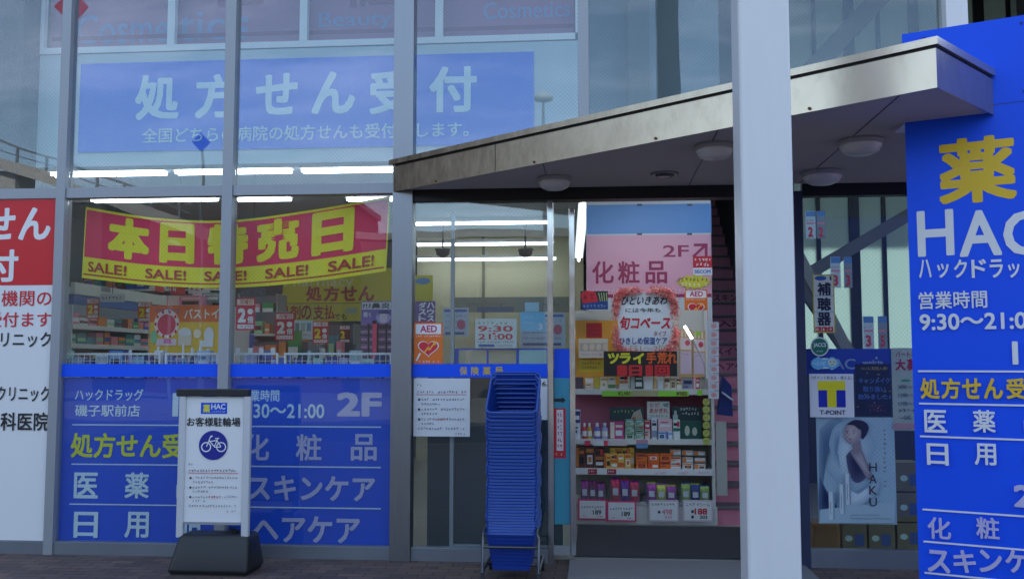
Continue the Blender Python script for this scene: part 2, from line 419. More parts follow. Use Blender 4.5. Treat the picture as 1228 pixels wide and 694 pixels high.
# the mass of the building
bpart('head_beam', XL, XR, -0.08, 0.25, ZTOP, 7.2, wall_grey)
bpart('wall', XL - 0.25, XL, -0.02, 12, 0, 9.0, wall_grey)
bpart('wall', XR, XR + 0.25, 0.5, 12, 0, 9.0, wall_grey)
bpart('wall', XL, XR, -0.05, 0.25, 7.2, 9.0, wall_grey)
bpart('roof', XL - 0.25, XR + 0.25, -0.08, 12.3, 9.0, 9.3, wall_grey)
bpart('wall', XL, 1.95, 12.0, 12.25, 0, 9.0, wall_white)
bpart('wall', 1.95, XR, 12.0, 12.25, 6.7, 9.0, wall_white)
bpart('floor', XL, XR, 0.10, 12, 0.004, 0.02, floor_m)
bpart('ceiling', XL, 1.02, 0.9, 12, 3.58, 3.66, ceil_m)
bpart('floor_slab', XL, -.15, 0.9, 12, 4.20, 4.40, wall_white)
bpart('ceiling', XL, XR, 0.25, 12, 6.75, 6.85, ceil_m)
bpart('bulkhead', XL, -.06, 0.72, 0.9, 3.36, 4.42, M('bulkhead_board', (176, 190, 196), 0.75, 0, 0.04, 1.5))
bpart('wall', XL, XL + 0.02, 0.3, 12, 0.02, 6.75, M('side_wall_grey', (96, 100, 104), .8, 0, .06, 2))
# upper storey front: white sashes in front of the pink hoarding
zs0 = 4.43
for px in (51, 207, 365, 527):
    x = X(px, 25, .74); bpart('sash_bar', x - .035, x + .035, 0.71, 0.77, zs0 + .06, 6.7, white_paint)
bpart('sash_bar', XL, X(690, 25, .74) - .001, 0.71, 0.77, zs0, zs0 + .058, white_paint)
bpart('sash_bar', X(690, 25, .74), X(690, 25, .74) + .06, 0.71, 0.77, zs0 + .06, 6.7, white_paint)
# upper hall on the right of the signs
xu = X(753, 60, 1.6); bpart('column', xu, X(779, 60, 1.6), 1.6, 1.85, 3.4, 6.75, M('sage_column', (60, 74, 70), 0.7, 0, 0.05, 1.5))
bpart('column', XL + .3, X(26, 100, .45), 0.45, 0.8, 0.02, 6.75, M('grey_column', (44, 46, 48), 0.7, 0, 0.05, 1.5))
xr_u = -0.06
bpart('wall', xr_u, X(862, 60, 1.9), 1.9, 1.98, 3.67, 6.74, M('upper_wall_teal', (96, 116, 124), .6, 0, .06, .8))
bpart('wall', xr_u - .08, xr_u, .9, 1.98, 3.67, 6.74, MATS['upper_wall_teal'])
# partition between shop and stair hall, white panel wall behind the rack
bpart('wall', 0.985, 1.06, 2.55, 12, 0.02, 6.75, wall_white)
PW = 2.30
xw0, xw1 = X(703, 300, PW), X(853, 300, PW)
bpart('wall', xw0, xw1, PW, PW + 0.12, 0.02, 3.58, M('lift_panel_white', (190, 196, 200), 0.5, 0, 0.04, 2))
bpart('wall', xw0, xw0 + .1, PW + .121, 4.2, 0.02, 3.58, wall_white)
# pharmacy wall at the back of the shop
PB = 7.6
bpart('wall', X(500, 360, PB), X(700, 360, PB), PB, PB + .1, 0.02, 3.58, wall_cream)
bpart('wall', X(578, 360, PB - .03), X(581, 360, PB - .03), PB - .03, PB - .002, 1.6, 3.58, M('seam_strip', (120, 118, 100), .6))
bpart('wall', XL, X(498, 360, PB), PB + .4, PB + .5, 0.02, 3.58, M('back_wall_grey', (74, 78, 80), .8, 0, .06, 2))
# stair hall: back glazing, risers, slanting stringers
hx0, hx1, HY = 1.95, XR, 5.2
for k in range(9):
    x = hx0 + 0.15 + k * 0.42
    bpart('hall_mullion', x, x + (0.13 if k % 2 else 0.05), HY, HY + .12, 0.02, 6.75, M('hall_frame', (26, 28, 31), .5, .3, .1, 4))
bpart('wall', hx0, hx1, HY - .06, HY - .002, 0.02, 1.55, M('hall_panel_dark', (52, 56, 60), .6, 0, .08, 2))
bpart('hall_window', hx0, hx1, HY + .04, HY + .05, 0.02, 6.75, frosted('hall_frosted_glass', (0.50, 0.62, 0.61)))
bpart('wall', hx0 - .06, hx0, 3.4, 12, 0.02, 6.75, wall_grey)
strm = M('stringer_paint', (120, 122, 116), .6, 0, .06, 3); strd = M('stringer_dark', (92, 92, 92), .6, 0, .06, 3)
def beam(name, p0, p1, w, t, mat):
    p0, p1 = Vector(p0), Vector(p1); b = MB(); d = Vector((0, 0, w / 2))
    b.hexa([p0 - d, p1 - d, p1 - d + Vector((0, t, 0)), p0 - d + Vector((0, t, 0)), p0 + d, p1 + d, p1 + d + Vector((0, t, 0)), p0 + d + Vector((0, t, 0))], mat)
    return put(name, b, bld)
beam('stringer', P(950, 290, 2.6), P(1035, 455, 2.6), .26, .12, strm)
beam('stringer', P(965, 345, 2.9), P(1060, 480, 2.9), .24, .12, strd)
beam('stringer', P(960, 334, 4.2), P(1110, 246, 4.2), .17, .14, strd)
beam('stringer', P(940, 120, 4.4), P(1080, -30, 4.4), .34, .14, strd)
pinkm = M('pink_riser', (208, 128, 150), .5, 0, .12, 5); tread = M('stair_tread', (112, 104, 112), .6, 0, .1, 6)
st_x0, st_x1 = 1.07, 1.94
stairs = thing('staircase', 'straight flight of stairs with pink printed risers behind the entrance rack', 'stairs', (1.5, 1.75, 0.02))
for i in range(23):
    b = MB(); y0 = 1.75 + .25 * i; z0 = .02 + .178 * i
    b.box(st_x0, st_x1, y0 + .03, y0 + .05, z0, z0 + .15, pinkm); s_ = put('riser', b, stairs)
    b = MB(); b.box(st_x0, st_x1, y0, y0 + .29, z0 + .151, z0 + .178, tread, .004); put('tread', b, stairs)
def riser_print(i, txt, px0, px1):
    pl = PY(1.75 + .25 * i + .03); pr = Print(pl); z0 = .02 + .178 * i
    u0, u1 = pl.uv(px0, 400)[0], pl.uv(px1, 400)[0]
    pr.text(txt, None, C(120, 30, 70), .02, fn=lambda a, b, o: pl.pt(u0 + (u1 - u0) * a, z0 + .03 + .09 * b, o)); pr.done(stairs, 'lettering')
riser_print(8, 'ヘアケア', 858, 902); riser_print(9, 'メイソー', 857, 902); riser_print(11, '入浴剤', 861, 910); riser_print(13, 'スキンケア', 856, 905)

# ================================================================ ENTRANCE CANOPY
ZC0, ZC1 = ZT0 + 0.005, ZT0 + 0.265
A = P(474, 232); A = (A.x, -0.078); B = G(1124, 105, ZC0); Cn = G(1192, 138, ZC0)
SIGN_ANG = -25.0
B, Cn = (B.x, B.y), (Cn.x, Cn.y)
su = Vector((math.cos(R(SIGN_ANG)), math.sin(R(SIGN_ANG)), 0)); SIGN = Plane(Cn, SIGN_ANG)
q = SIGN.pt(-0.45, 0, 0.0)
poly_c = [A, B, Cn, (q.x, q.y), (q.x + .05, -0.078)]
def shrink(poly, d):
    cx = sum(p[0] for p in poly) / len(poly); cy = sum(p[1] for p in poly) / len(poly); out = []
    for i, p in enumerate(poly):
        a, b = Vector(poly[i - 1]), Vector(poly[(i + 1) % len(poly)]); p = Vector(p)
        e1, e2 = (p - a).normalized(), (b - p).normalized(); n1, n2 = Vector((-e1.y, e1.x)), Vector((-e2.y, e2.x)); m = (n1 + n2).normalized(); k = max(.25, m.dot(n1))
        out.append(tuple(p + m * (d / k)))
    return out
def fascia_mat():
    m = M('weathered_fascia_painted_reflection', (222, 206, 182), 0.30, 0.92, 0.08, 2.2, stretch=(1.5, 1.5, 1.5))
    nt = m.node_tree; n, l = nt.nodes, nt.links; b = n['Principled BSDF']
    src = b.inputs['Base Color'].links[0].from_socket
    t = n.new('ShaderNodeTexCoord'); mp = n.new('ShaderNodeMapping'); mp.inputs['Scale'].default_value = (5, 5, 2.6); l.new(t.outputs['Object'], mp.inputs[0])
    no = n.new('ShaderNodeTexNoise'); no.inputs['Scale'].default_value = 1.6; no.inputs['Detail'].default_value = 7; no.inputs['Roughness'].default_value = .7; l.new(mp.outputs[0], no.inputs['Vector'])
    cr_ = n.new('ShaderNodeMapRange'); cr_.inputs[1].default_value = .52; cr_.inputs[2].default_value = .72; cr_.inputs[4].default_value = .3; l.new(no.outputs[0], cr_.inputs[0])
    mi = n.new('ShaderNodeMix'); mi.data_type = 'RGBA'; l.new(cr_.outputs[0], mi.inputs['Factor']); l.new(src, mi.inputs['A']); mi.inputs['B'].default_value = lin((168, 146, 118)) + (1,)
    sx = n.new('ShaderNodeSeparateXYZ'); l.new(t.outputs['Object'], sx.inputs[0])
    gx = n.new('ShaderNodeMapRange'); gx.inputs[1].default_value = -1.7; gx.inputs[2].default_value = 1.25; gx.inputs[3].default_value = 1.35; gx.inputs[4].default_value = 0.0; l.new(sx.outputs[0], gx.inputs[0])  # browner to the left: weathering stains plus a darker reflection painted into the colour
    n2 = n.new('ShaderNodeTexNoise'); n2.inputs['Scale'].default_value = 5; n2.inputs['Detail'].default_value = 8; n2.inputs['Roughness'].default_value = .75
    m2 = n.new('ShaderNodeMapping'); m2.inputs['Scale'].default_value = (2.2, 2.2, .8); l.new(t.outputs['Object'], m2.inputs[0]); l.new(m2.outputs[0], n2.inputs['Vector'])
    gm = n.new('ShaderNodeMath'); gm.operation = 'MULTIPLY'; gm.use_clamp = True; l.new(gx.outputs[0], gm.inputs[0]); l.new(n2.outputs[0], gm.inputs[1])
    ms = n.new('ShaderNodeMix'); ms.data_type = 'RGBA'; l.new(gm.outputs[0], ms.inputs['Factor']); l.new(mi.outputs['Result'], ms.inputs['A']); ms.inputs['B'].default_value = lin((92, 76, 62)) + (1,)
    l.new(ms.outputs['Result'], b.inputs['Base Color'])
    mr = n.new('ShaderNodeMath'); mr.operation = 'MULTIPLY_ADD'; mr.inputs[1].default_value = .16; mr.inputs[2].default_value = .24
    l.new(no.outputs[0], mr.inputs[0]); l.new(mr.outputs[0], b.inputs['Roughness'])
    return m
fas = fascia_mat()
can = thing('entrance_canopy', 'wedge shaped stained steel canopy over the shop entrance', 'canopy', (.4, -1, ZC0))
b = MB(); b.prism(shrink(poly_c, .012), ZC0 + .012, ZC1 - .02, M('soffit_paint', (186, 180, 180), .75, 0, .06, 1.2)); put('soffit', b, can)
b = MB(); b.box(q.x - .01, 3.3, -1.72, -.078, ZC0 + .0135, ZC1 - .022, MATS['soffit_paint']); put('soffit', b, can)
def wallstrip(name, p, q_, z0, z1, t, mat):
    p, q_ = Vector((p[0], p[1], 0)), Vector((q_[0], q_[1], 0)); d = (q_ - p).normalized(); n_ = Vector((d.y, -d.x, 0))
    b = MB(); a = [p, q_, q_ - n_ * t, p - n_ * t]; b.hexa([v + Vector((0, 0, z0)) for v in a] + [v + Vector((0, 0, z1)) for v in a], mat); return put(name, b, can)
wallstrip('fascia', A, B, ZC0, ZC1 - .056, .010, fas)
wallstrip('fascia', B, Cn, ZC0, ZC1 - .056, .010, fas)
for a, c in ((A, B), (B, Cn)):                           # dark joint under the projecting lip
    pass
lp = shrink(poly_c, -.014); lp[-1] = (lp[-1][0], -0.078); lp[0] = (lp[0][0], -0.0785)
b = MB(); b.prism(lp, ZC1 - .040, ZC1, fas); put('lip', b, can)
b = MB(); b.prism(shrink(poly_c, .006), ZC1 - .0555, ZC1 - .0405, dark_frame); put('joint', b, can)

rust = M('rusty_bolt', (120, 74, 44), .8, .2, .2, 40)
fd = (Vector((B[0], B[1], 0)) - Vector((A[0], A[1], 0))); fL = fd.length; fd.normalize(); fn_ = Vector((fd.y, -fd.x, 0))
for t_ in (.12, .36, .60, .84):
    p = Vector((A[0], A[1], ZC0 + .018)) + fd * fL * t_ + fn_ * .0005; b = MB(); b.tube([p, p + fn_ * .008], .009, rust, 8); put('bolt', b, can)
for t_ in (.27, .74):
    p = Vector((A[0], A[1], 0)) + fd * fL * t_ + fn_ * .0006; b = MB(); b.hexa([p + Vector((0, 0, ZC0 + .002)), p + fd * .004 + Vector((0, 0, ZC0 + .002)), p + fd * .004 + fn_ * .0012 + Vector((0, 0, ZC0 + .002)), p + fn_ * .0012 + Vector((0, 0, ZC0 + .002)), p + Vector((0, 0, ZC1 - .058)), p + fd * .004 + Vector((0, 0, ZC1 - .058)), p + fd * .004 + fn_ * .0012 + Vector((0, 0, ZC1 - .058)), p + fn_ * .0012 + Vector((0, 0, ZC1 - .058))], dark_frame); put('seam', b, can)
for x in (-.35, .75, 1.6):
    b = MB(); yb = A[1] + (x - A[0]) / (B[0] - A[0]) * (B[1] - A[1]) + .05; b.box(x, x + .005, yb, -.09, ZC0 + .0095, ZC0 + .0118, dark_frame); put('soffit_joint', b, can)
# canopy lights, not lit
dome = M('canopy_light_glass', (205, 205, 208), .35, 0, .05, 5, coat=.3)
def canopy_light(px, py, rpx, label):
    p = G(px, py, ZC0 + .012); y = p.y; r = rpx / F_PX * (y + D)
    t = thing('canopy_light', label, 'ceiling light', (p.x, p.y, p.z), 'round lights under the canopy')
    zz_ = p.z
    b = MB(); b.lathe(p.x, p.y, [(r * 1.0, zz_ - .03), (r * 1.04, zz_ - .02), (r * 1.04, zz_)], M('light_rim', (150, 150, 154), .5), 24); put('rim', b, t, True)
    b = MB(); b.lathe(p.x, p.y, [(r * .10, zz_ - .098), (r * .55, zz_ - .092), (r * .82, zz_ - .075), (r * .96, zz_ - .045), (r * .97, zz_ - .03)], dome, 24); put('lamp_shade', b, t, True)
canopy_light(665, 213, 20, 'small round unlit light under the canopy beside the left door pane')
canopy_light(857, 174, 23, 'round unlit canopy light just left of the white column')
canopy_light(1032, 168, 25, 'largest round unlit canopy light, nearest the blue sign')
canopy_light(986, 206, 23, 'round unlit canopy light just right of the column')
p = G(797, 208, ZC0 + .012); b = MB(); b.lathe(p.x, p.y, [(.085, p.z - .012), (.1, p.z - .012), (.105, p.z)], steel, 20)
t = put('downlight', b, None, True); prop(t, 'small recessed steel downlight in the canopy underside', 'ceiling light')
b = MB(); b.lathe(p.x, p.y, [(.02, p.z - .03), (.06, p.z - .025), (.075, p.z - .0125)], M('downlight_lens', (90, 90, 96), .2, .5), 18); put('lens', b, t, True)

# ================================================================ WHITE COLUMN
cy0 = -3.0
cx0, cx1 = X(889, 240, cy0), X(952, 240, cy0)
cw = cx1 - cx0
def rounded(x0, x1, y0, y1, r, n=5):
    out = []
    for cx_, cy_, a0 in ((x0 + r, y0 + r, 180), (x1 - r, y0 + r, 270), (x1 - r, y1 - r, 0), (x0 + r, y1 - r, 90)):
        for k in range(n + 1): a = R(a0 + 90 * k / n); out.append((cx_ + r * math.cos(a), cy_ + r * math.sin(a)))
    return out
colm = thing('steel_column', 'tall white painted square steel column in front of the canopy', 'column', ((cx0 + cx1) / 2, cy0 + .12, 0))
b = MB(); b.prism(rounded(cx0, cx1, cy0, cy0 + .245, .016), .012, 9.0, white_paint); put('shaft', b, colm)
b = MB(); b.box(cx0 - .08, cx1 + .08, cy0 - .08, cy0 + .325, 0.0, .012, alu_dark); put('base_plate', b, colm)

# ================================================================ SIGNS ON THE FRONT
OUT = PY(-0.0095)                      # stuck on the street side of the glass
INN = PY(0.030)                        # just behind the glass
# white and red clinic board on the left
WS = PY(-0.03)
u0 = WS.uv(-150, 440)[0]; u1 = mA[0] - .003
b = MB(); b.slab(WS, u0, ZB1 + .003, u1, ZT0 - .003, -.03, 0, white_sign)
t = put('clinic_sign', b); prop(t, 'tall white clinic board with a red top, left of the shop windows', 'sign')
pr = Print(WS)
pr.poly([(u0, WS.uv(30, 342)[1]), (u1, WS.uv(30, 342)[1]), (u1, ZT0 - .004), (u0, ZT0 - .004)], red_sign)
pr.text('せん', (-20, 249, 61, 288), white_ink, .028)
pr.text('付', (-19, 299, 22, 338), white_ink, .028)
pr.text('機関の', (2, 348, 62, 367), red_ink, .012)
pr.text('受付ます', (-16, 374, 62, 392), red_ink, .012)
pr.text('クリニック', (-17, 398, 62, 416), black_ink, .014)
pr.text('ルクリニック', (-17, 463, 60, 481), black_ink, .014)
pr.text('科医院', (1, 494, 59, 516), black_ink, .018)
pr.done(t, 'lettering')

# bright blue bands stuck across the glass
for n, (a, b_) in enumerate(((mA[1], mB[0]), (mB[1], mC[0]), (mC[1], mE[0]))):
    z0, z1 = OUT.uv(300, 452)[1], OUT.uv(300, 436)[1]
    o, pr = board('window_band', ['plain bright blue strip across the glass under the left half of the sale banner', 'plain bright blue strip across the glass under the right half of the sale banner', 'bright blue strip on the glass with yellow pharmacy letters behind the basket stack'][n],
                  'window strip', OUT, (a + .002, z0, b_ - .002, z1), .002, blue_sign, 'blue strips across the glass', world_rect=True)
    if n == 2:
        for ch, px in zip('保険薬局', (551, 565, 579, 593.5)): pr.text(ch, (px, 439.5, px + 9.5, 449.5), C(206, 176, 60), .02)
        pr.done(o, 'lettering')
o, pr = board('door_film', 'blue and cyan film on the narrow door pane beside the entrance', 'window film', PY(0.0505), (X(664.5, 440, .05), PY(.05).uv(673, 628)[1], X(683, 440, .05), PY(.05).uv(673, 418)[1]), .001, C(60, 150, 176), None, world_rect=True)
pl = PY(0.0505); pr.rect((664.5, 418, 683, 453), blue_sign); pr.done(o)

# blue window films with the shop's lists
ZF1 = INN.uv(200, 453)[1]
f1, pr = board('window_film', 'blue window film listing prescriptions, medicine and daily goods beside the clinic board', 'window film', INN, (mA[1] - .01, ZB1 - .01, mB[0] + .01, ZF1), .004, blue_film, 'blue films in the lower windows', world_rect=True)
pr.text('ハックドラッグ', (90, 466, 172, 480), film_white, .014); pr.text('磯子駅前店', (90, 485, 168, 499), film_white, .014)
pr.text('1F', (207, 471, 243, 499), film_white, .03)
pr.rect((87, 508.6, 252, 510), film_white); pr.text('処方せん受付', (85, 519, 249, 549), film_yellow, .026)
pr.rect((86, 556, 252, 557.4), film_white)
for i, row in enumerate(('医薬品', '日用品')):
    y = (566, 613)[i]
    for ch, px in zip(row, (89, 150, 212)): pr.text(ch, (px, y, px + 29, y + 31), film_white, .02)
pr.rect((84, 604, 252, 605.4), film_white)
pr.done(f1, 'lettering')
f2, pr = board('window_film', 'blue window film listing cosmetics, skin care and hair care behind the parking sign', 'window film', INN, (mB[1] - .01, ZB1 - .01, mC[0] + .01, ZF1), .004, blue_film, 'blue films in the lower windows', world_rect=True)
pr.text('営業時間', (289, 467, 335, 481), film_white, .012); pr.text('9:30～21:00', (289, 484, 389, 501), film_white, .016)
pr.text('2F', (404, 470, 458, 499), film_lav, .04); pr.rect((288, 510.5, 457, 512), film_white)
for ch, px in zip('化粧品', (292, 355, 421)): pr.text(ch, (px, 520, px + 31, 552), film_lav, .018)
pr.rect((288, 558.5, 457, 560), film_white); pr.text('スキンケア', (298, 570, 450, 600), film_lav, .026)
pr.rect((288, 607.5, 457, 609), film_white); pr.text('ヘアケア', (304, 618, 432, 650), film_lav, .026)
pr.done(f2, 'lettering')

# high blue prescription sign inside the upper glass
BK = PY(0.705)
o, pr = board('prescription_sign', 'wide pale blue sign about prescriptions high behind the upper windows', 'sign', BK, (BK.uv(95, 130)[0], BK.uv(300, 179)[1], BK.uv(640, 110)[0], BK.uv(97, 77)[1]), .012, M('blue_board_sheet', (0, 92, 216), .45, 0, .05, 1.2), world_rect=True)
big = M('pale_letters', (188, 214, 228), .5, 0, .04)
for ch, (a, y0, c, y1) in zip('処方せん受付', ((162, 90, 215, 144), (234, 89, 286, 142), (307, 88, 357, 138), (374, 86, 426, 137), (443, 84, 495, 137), (515, 80, 572, 135))): pr.text(ch, (a, y0, c, y1), big, .032)
pr.text('全国どちらの病院の処方せんも受付致します。', (171, 150, 562, 168), big, .010)
pr.done(o, 'lettering')
# pink hoarding on the upper floor
HK = PY(0.84)
hm = M('pink_hoarding_film', (150, 96, 124), .5, 0, .10, .8); hl = M('hoarding_letters', (112, 128, 172), .5, 0, .05)
spans = ((60, 205), (210, 362), (368, 523), (530, 688))
words = (('Cosmetics', (90, 14, 200, 50)), ('Cosmetics', (214, 10, 300, 46)), ('Beauty', (382, 14, 470, 37)), ('Cosmetics', (580, 2, 684, 22)))
for n, (a, b_) in enumerate(spans):
    o, pr = board('cosmetics_banner', ['dull pink cosmetics banner upstairs nearest the left mullion', 'dull pink cosmetics banner upstairs between the two left mullions', 'dull pink beauty banner upstairs above the middle of the blue sign', 'dull pink cosmetics banner upstairs beside the wide steel mullion'][n], 'banner', HK,
                  (HK.uv(a + 1, 20)[0], zs0 - .02, HK.uv(b_ + 1, 20)[0], 6.4), .004, hm, 'pink banners on the upper floor', world_rect=True)
    if n == 1:      # the word runs on from the neighbouring sheet
        pr.text('s', (276, 20, 299, 48), hl, .01); pr.text('tic', (214, 14, 270, 49), hl, .01)
    elif n == 0: pr.text('Cosme', (92, 17, 203, 52), hl, .01)
    else: pr.text(words[n][0], words[n][1], hl, .008)
    pr.rect((a + 2, 56 - 4 * n - (8 if n == 0 else 8), b_, 51 - 4 * n - 8), C(126, 50, 84))
    for k, ch in enumerate(('', '化', '粧', '')[n]): pr.text(ch, (a + 40, -60, a + 110, 9), C(128, 58, 92), .02)
    pr.done(o, 'lettering')
b = MB(); b.box(mC[1] + .05, mE[0] + .1, .42, .48, .021, 1.50, M('dark_teal_panel', (40, 58, 66), .5, 0, .1, 2)); o = put('shop_counter', b); prop(o, 'dark teal counter back inside the glass behind the basket stack', 'counter')
# notices and stickers on the pane left of the door
o, pr = board('aed_sticker', 'orange and white AED sticker with a red heart on the glass left of the door', 'sticker', OUT, (496.5, 387, 531, 436), .0015, C(226, 112, 30), 'orange AED stickers')
def aed(pr, x0, y0, x1, y1):
    w, h = x1 - x0, y1 - y0; f = lambda a, b: (x0 + a * w, y0 + b * h)
    pr.rect((*f(.06, .03), *f(.94, .27)), white_ink); pr.text('AED', (*f(.22, .06), *f(.80, .23)), C(190, 30, 90), .03)
    pr.fine(x0 + w * .06, x1 - w * .06, y0 + h * .30, h * .05, white_ink)
    def heart(k, mat, dy=0):
        pts = []
        for i in range(36):
            a = 2 * math.pi * i / 36; hx = 16 * math.sin(a) ** 3; hy = 13 * math.cos(a) - 5 * math.cos(2 * a) - 2 * math.cos(3 * a) - math.cos(4 * a)
            pts.append(f(.5 + hx / 16 * .33 * k, .61 + dy - hy / 17 * .21 * k))
        pr.pxpoly(pts, mat)
    heart(1.12, white_ink); heart(1.0, C(214, 36, 56))
    for a, b_, c, d_ in ((.34, .74, .52, .58), (.46, .62, .56, .66), (.54, .66, .70, .50)): pr.line(*f(a, b_), *f(c, d_), w * .045, C(244, 180, 60))
    pr.pxpoly([f(.66, .47), f(.80, .44), f(.74, .56)], C(244, 180, 60)); pr.line(*f(.08, .93), *f(.22, .74), w * .06, white_ink)
    pr.fine(x0 + w * .16, x1 - w * .12, y0 + h * .92, h * .055, white_ink)
aed(pr, 496.5, 387, 531, 436); pr.done(o)
def notice(pr, x0, y0, x1, seed, sc_=1.0):
    """the store's parking notice; its lines are too fine to read in the photograph"""
    ink = C(96, 100, 118); w = x1 - x0
    pr.fine(x0 + .06 * w, x0 + .16 * w, y0 + 6 * sc_, 2.6 * sc_, ink, seed=seed)
    pr.fine(x0 + .06 * w, x1 - .04 * w, y0 + 13 * sc_, 3 * sc_, C(70, 72, 92), seed=seed + 1); pr.rect((x0 + .05 * w, y0 + 17 * sc_, x1 - .06 * w, y0 + 17.6 * sc_), C(196, 60, 90))
    for k, y in enumerate((21, 31.5, 42)):
        pr.disc(x0 + .10 * w, y0 + (y + 1.6) * sc_, 1.3 * sc_, 1.3 * sc_, black_ink, 10)
        pr.fine(x0 + .14 * w, x1 - .06 * w, y0 + y * sc_, 2.8 * sc_, ink, seed=seed + 2 + k); pr.fine(x0 + .14 * w, x0 + (.5 - .06 * k) * w, y0 + (y + 4.8) * sc_, 2.8 * sc_, ink, seed=seed + 7 + k)
    pr.fine(x0 + .42 * w, x0 + .62 * w, y0 + 42.2 * sc_, 2.8 * sc_, C(214, 50, 60), seed=seed + 20)
    pr.fine(x0 + .08 * w, x1 - .08 * w, y0 + 52 * sc_, 2.8 * sc_, ink, seed=seed + 11); pr.fine(x1 - .26 * w, x1 - .08 * w, y0 + 58 * sc_, 2.6 * sc_, ink, seed=seed + 12)
o, pr = board('paper_notice', 'white printed notice with fine lines on the glass left of the basket stack', 'notice', OUT, (496, 453.5, 563.5, 523), .001, C(214, 218, 222)); notice(pr, 496, 453.5, 563.5, 3, 1.12); pr.done(o)
o, pr = board('paper_notice', 'white notice on the glass half hidden by the basket stack', 'notice', OUT, (592, 453.5, 658, 503), .001, C(214, 218, 222)); pr.text('6.', (650, 457, 657, 463), black_ink, .02); pr.done(o)
I2 = PY(0.022)
o, pr = board('hours_poster', 'pale poster with red opening hours on the glass above the blue strip', 'poster', I2, (570, 382, 619.5, 417), .001, C(206, 214, 214))
pr.fine(573, 617, 384.5, 5, C(150, 156, 80)); pr.text('9:30', (573, 390.5, 615, 397.5), red_ink, .02); pr.pxpoly([(590, 400), (592.5, 398), (595, 400.5), (592, 401)], red_ink)
pr.text('21:00', (573.5, 400, 615, 407), red_ink, .02); pr.fine(573, 617, 408.6, 2.8, C(70, 80, 100)); pr.rect((574, 412.6, 593, 415.6), C(30, 70, 150)); pr.fine(596, 616, 412.8, 2.6, C(110, 120, 136)); pr.done(o)
o, pr = board('leaflet', 'light blue leaflet hanging inside the glass right of the opening hours', 'poster', PY(.06), (624, 374, 653.5, 397), .001, C(112, 186, 222))
pr.fine(628, 642, 379, 3, C(180, 220, 236)); pr.fine(628, 640, 385, 3, C(180, 220, 236)); pr.text('3', (646, 388, 650.5, 395), white_ink, .02); pr.rect((629.5, 362.5, 646.5, 373.5), C(158, 198, 216)); pr.done(o)
BB = PY(.10)
o, pr = board('notice_board', 'blue counter board with three blank cards inside the glass above the blue strip', 'board', BB, (545, 417.5, 659, 437), .01, blue_film)
for a, b_, c in ((550, 583.5, (186, 172, 140)), (586, 619, (186, 172, 140)), (622.5, 655.5, (170, 204, 200))): pr.rect((a, 419.5, b_, 436), C(*c))
pr.done(o)
for k, (a, y0, c, y1, lb) in enumerate(((531, 369, 562, 403, 'white leaflet sheet with pink print left of the opening hours'), (624, 375, 678, 416, 'large white price sheet with red print right of the opening hours'))):
    o, pr = board('leaflet', lb, 'poster', PY(.5 + .2 * k), (a, y0, c, y1), .002, C(176, 190, 206))
    pr.rect((a + 2, y0 + 2, c - 2, y0 + 5), C(60, 90, 170))
    for q_ in range(4): pr.fine(a + 3, c - 3, y0 + 8 + q_ * 7, 3, C(110, 110, 150), seed=q_ + k); 
    pr.disc(c - 9, y0 + 20, 5, 6, C(190, 80, 110)); pr.rect((a + 3, y1 - 5, c - 5, y1 - 2), C(50, 70, 130)); pr.done(o)
o, pr = board('vertical_poster', 'red vertical notice with white letters on the door pane beside the baskets', 'notice', PY(.0485), (664.5, 489, 678.5, 549), .001, C(200, 36, 54)); pr.rect((667.5, 491, 675.5, 540), C(220, 222, 226)); pr.column('お客様入口', (668.3, 493, 674.8, 538), red_ink, .03) if False else [pr.fine(668.3, 674.8, 493.5 + 7.6 * k, 6.2, red_ink, cell=3.3, seed=k) for k in range(6)]; pr.fine(666, 677, 543, 3, white_ink); pr.done(o)
pl = PY(.0485)
b = MB(); pts = [pl.uv(*q_) for q_ in ((664.8, 477.5), (674, 477.5), (674, 475.6), (678.5, 479.5), (674, 483.4), (674, 481.5), (664.8, 481.5))][::-1]
n_ = len(pts); b.add([pl.pt(u, v, 0) for u, v in pts] + [pl.pt(u, v, -.001) for u, v in pts], [tuple(range(n_)), tuple(range(2 * n_ - 1, n_ - 1, -1))] + [(i, i + n_, (i + 1) % n_ + n_, (i + 1) % n_) for i in range(n_)], black_ink)
o = put('arrow_sticker', b); prop(o, 'small black arrow sticker on the door pane above the red notice', 'sticker')

# ---------------------------------------------------------------- hanging sale banner, sagging in the middle
def bez(s, pts):
    n = len(pts) - 1; x = s * n; i = min(int(x), n - 1); t = x - i; g_ = lambda k: pts[max(0, min(n, k))]
    return tuple(.5 * (2 * g_(i)[d] + (g_(i + 1)[d] - g_(i - 1)[d]) * t + (2 * g_(i - 1)[d] - 5 * g_(i)[d] + 4 * g_(i + 1)[d] - g_(i + 2)[d]) * t * t + (3 * g_(i)[d] - g_(i - 1)[d] - 3 * g_(i + 1)[d] + g_(i + 2)[d]) * t ** 3) for d in (0, 1))
ban_top = [(103, 248), (185, 261), (275, 264), (372, 252), (468, 235)]; ban_bot = [(98, 333), (182, 342), (275, 345), (370, 338), (463, 325)]
def ban(a, b_, o):
    x0, y0 = bez(a, ban_bot); x1, y1 = bez(a, ban_top); yy = .16 + .02 * math.sin(a * 17) * (1 - .4 * b_) - .014 * math.sin(a * 8 + b_ * 3)
    q_ = P(x0 + (x1 - x0) * b_, y0 + (y1 - y0) * b_, yy); return q_ + Vector((0, -o, 0))
b = MB(); nx, ny = 60, 8
ban_red = M('banner_red_cloth', (234, 38, 84), .6, 0, .06, 4); ban_yel = M('banner_yellow_cloth', (246, 228, 36), .6, 0, .06, 4)
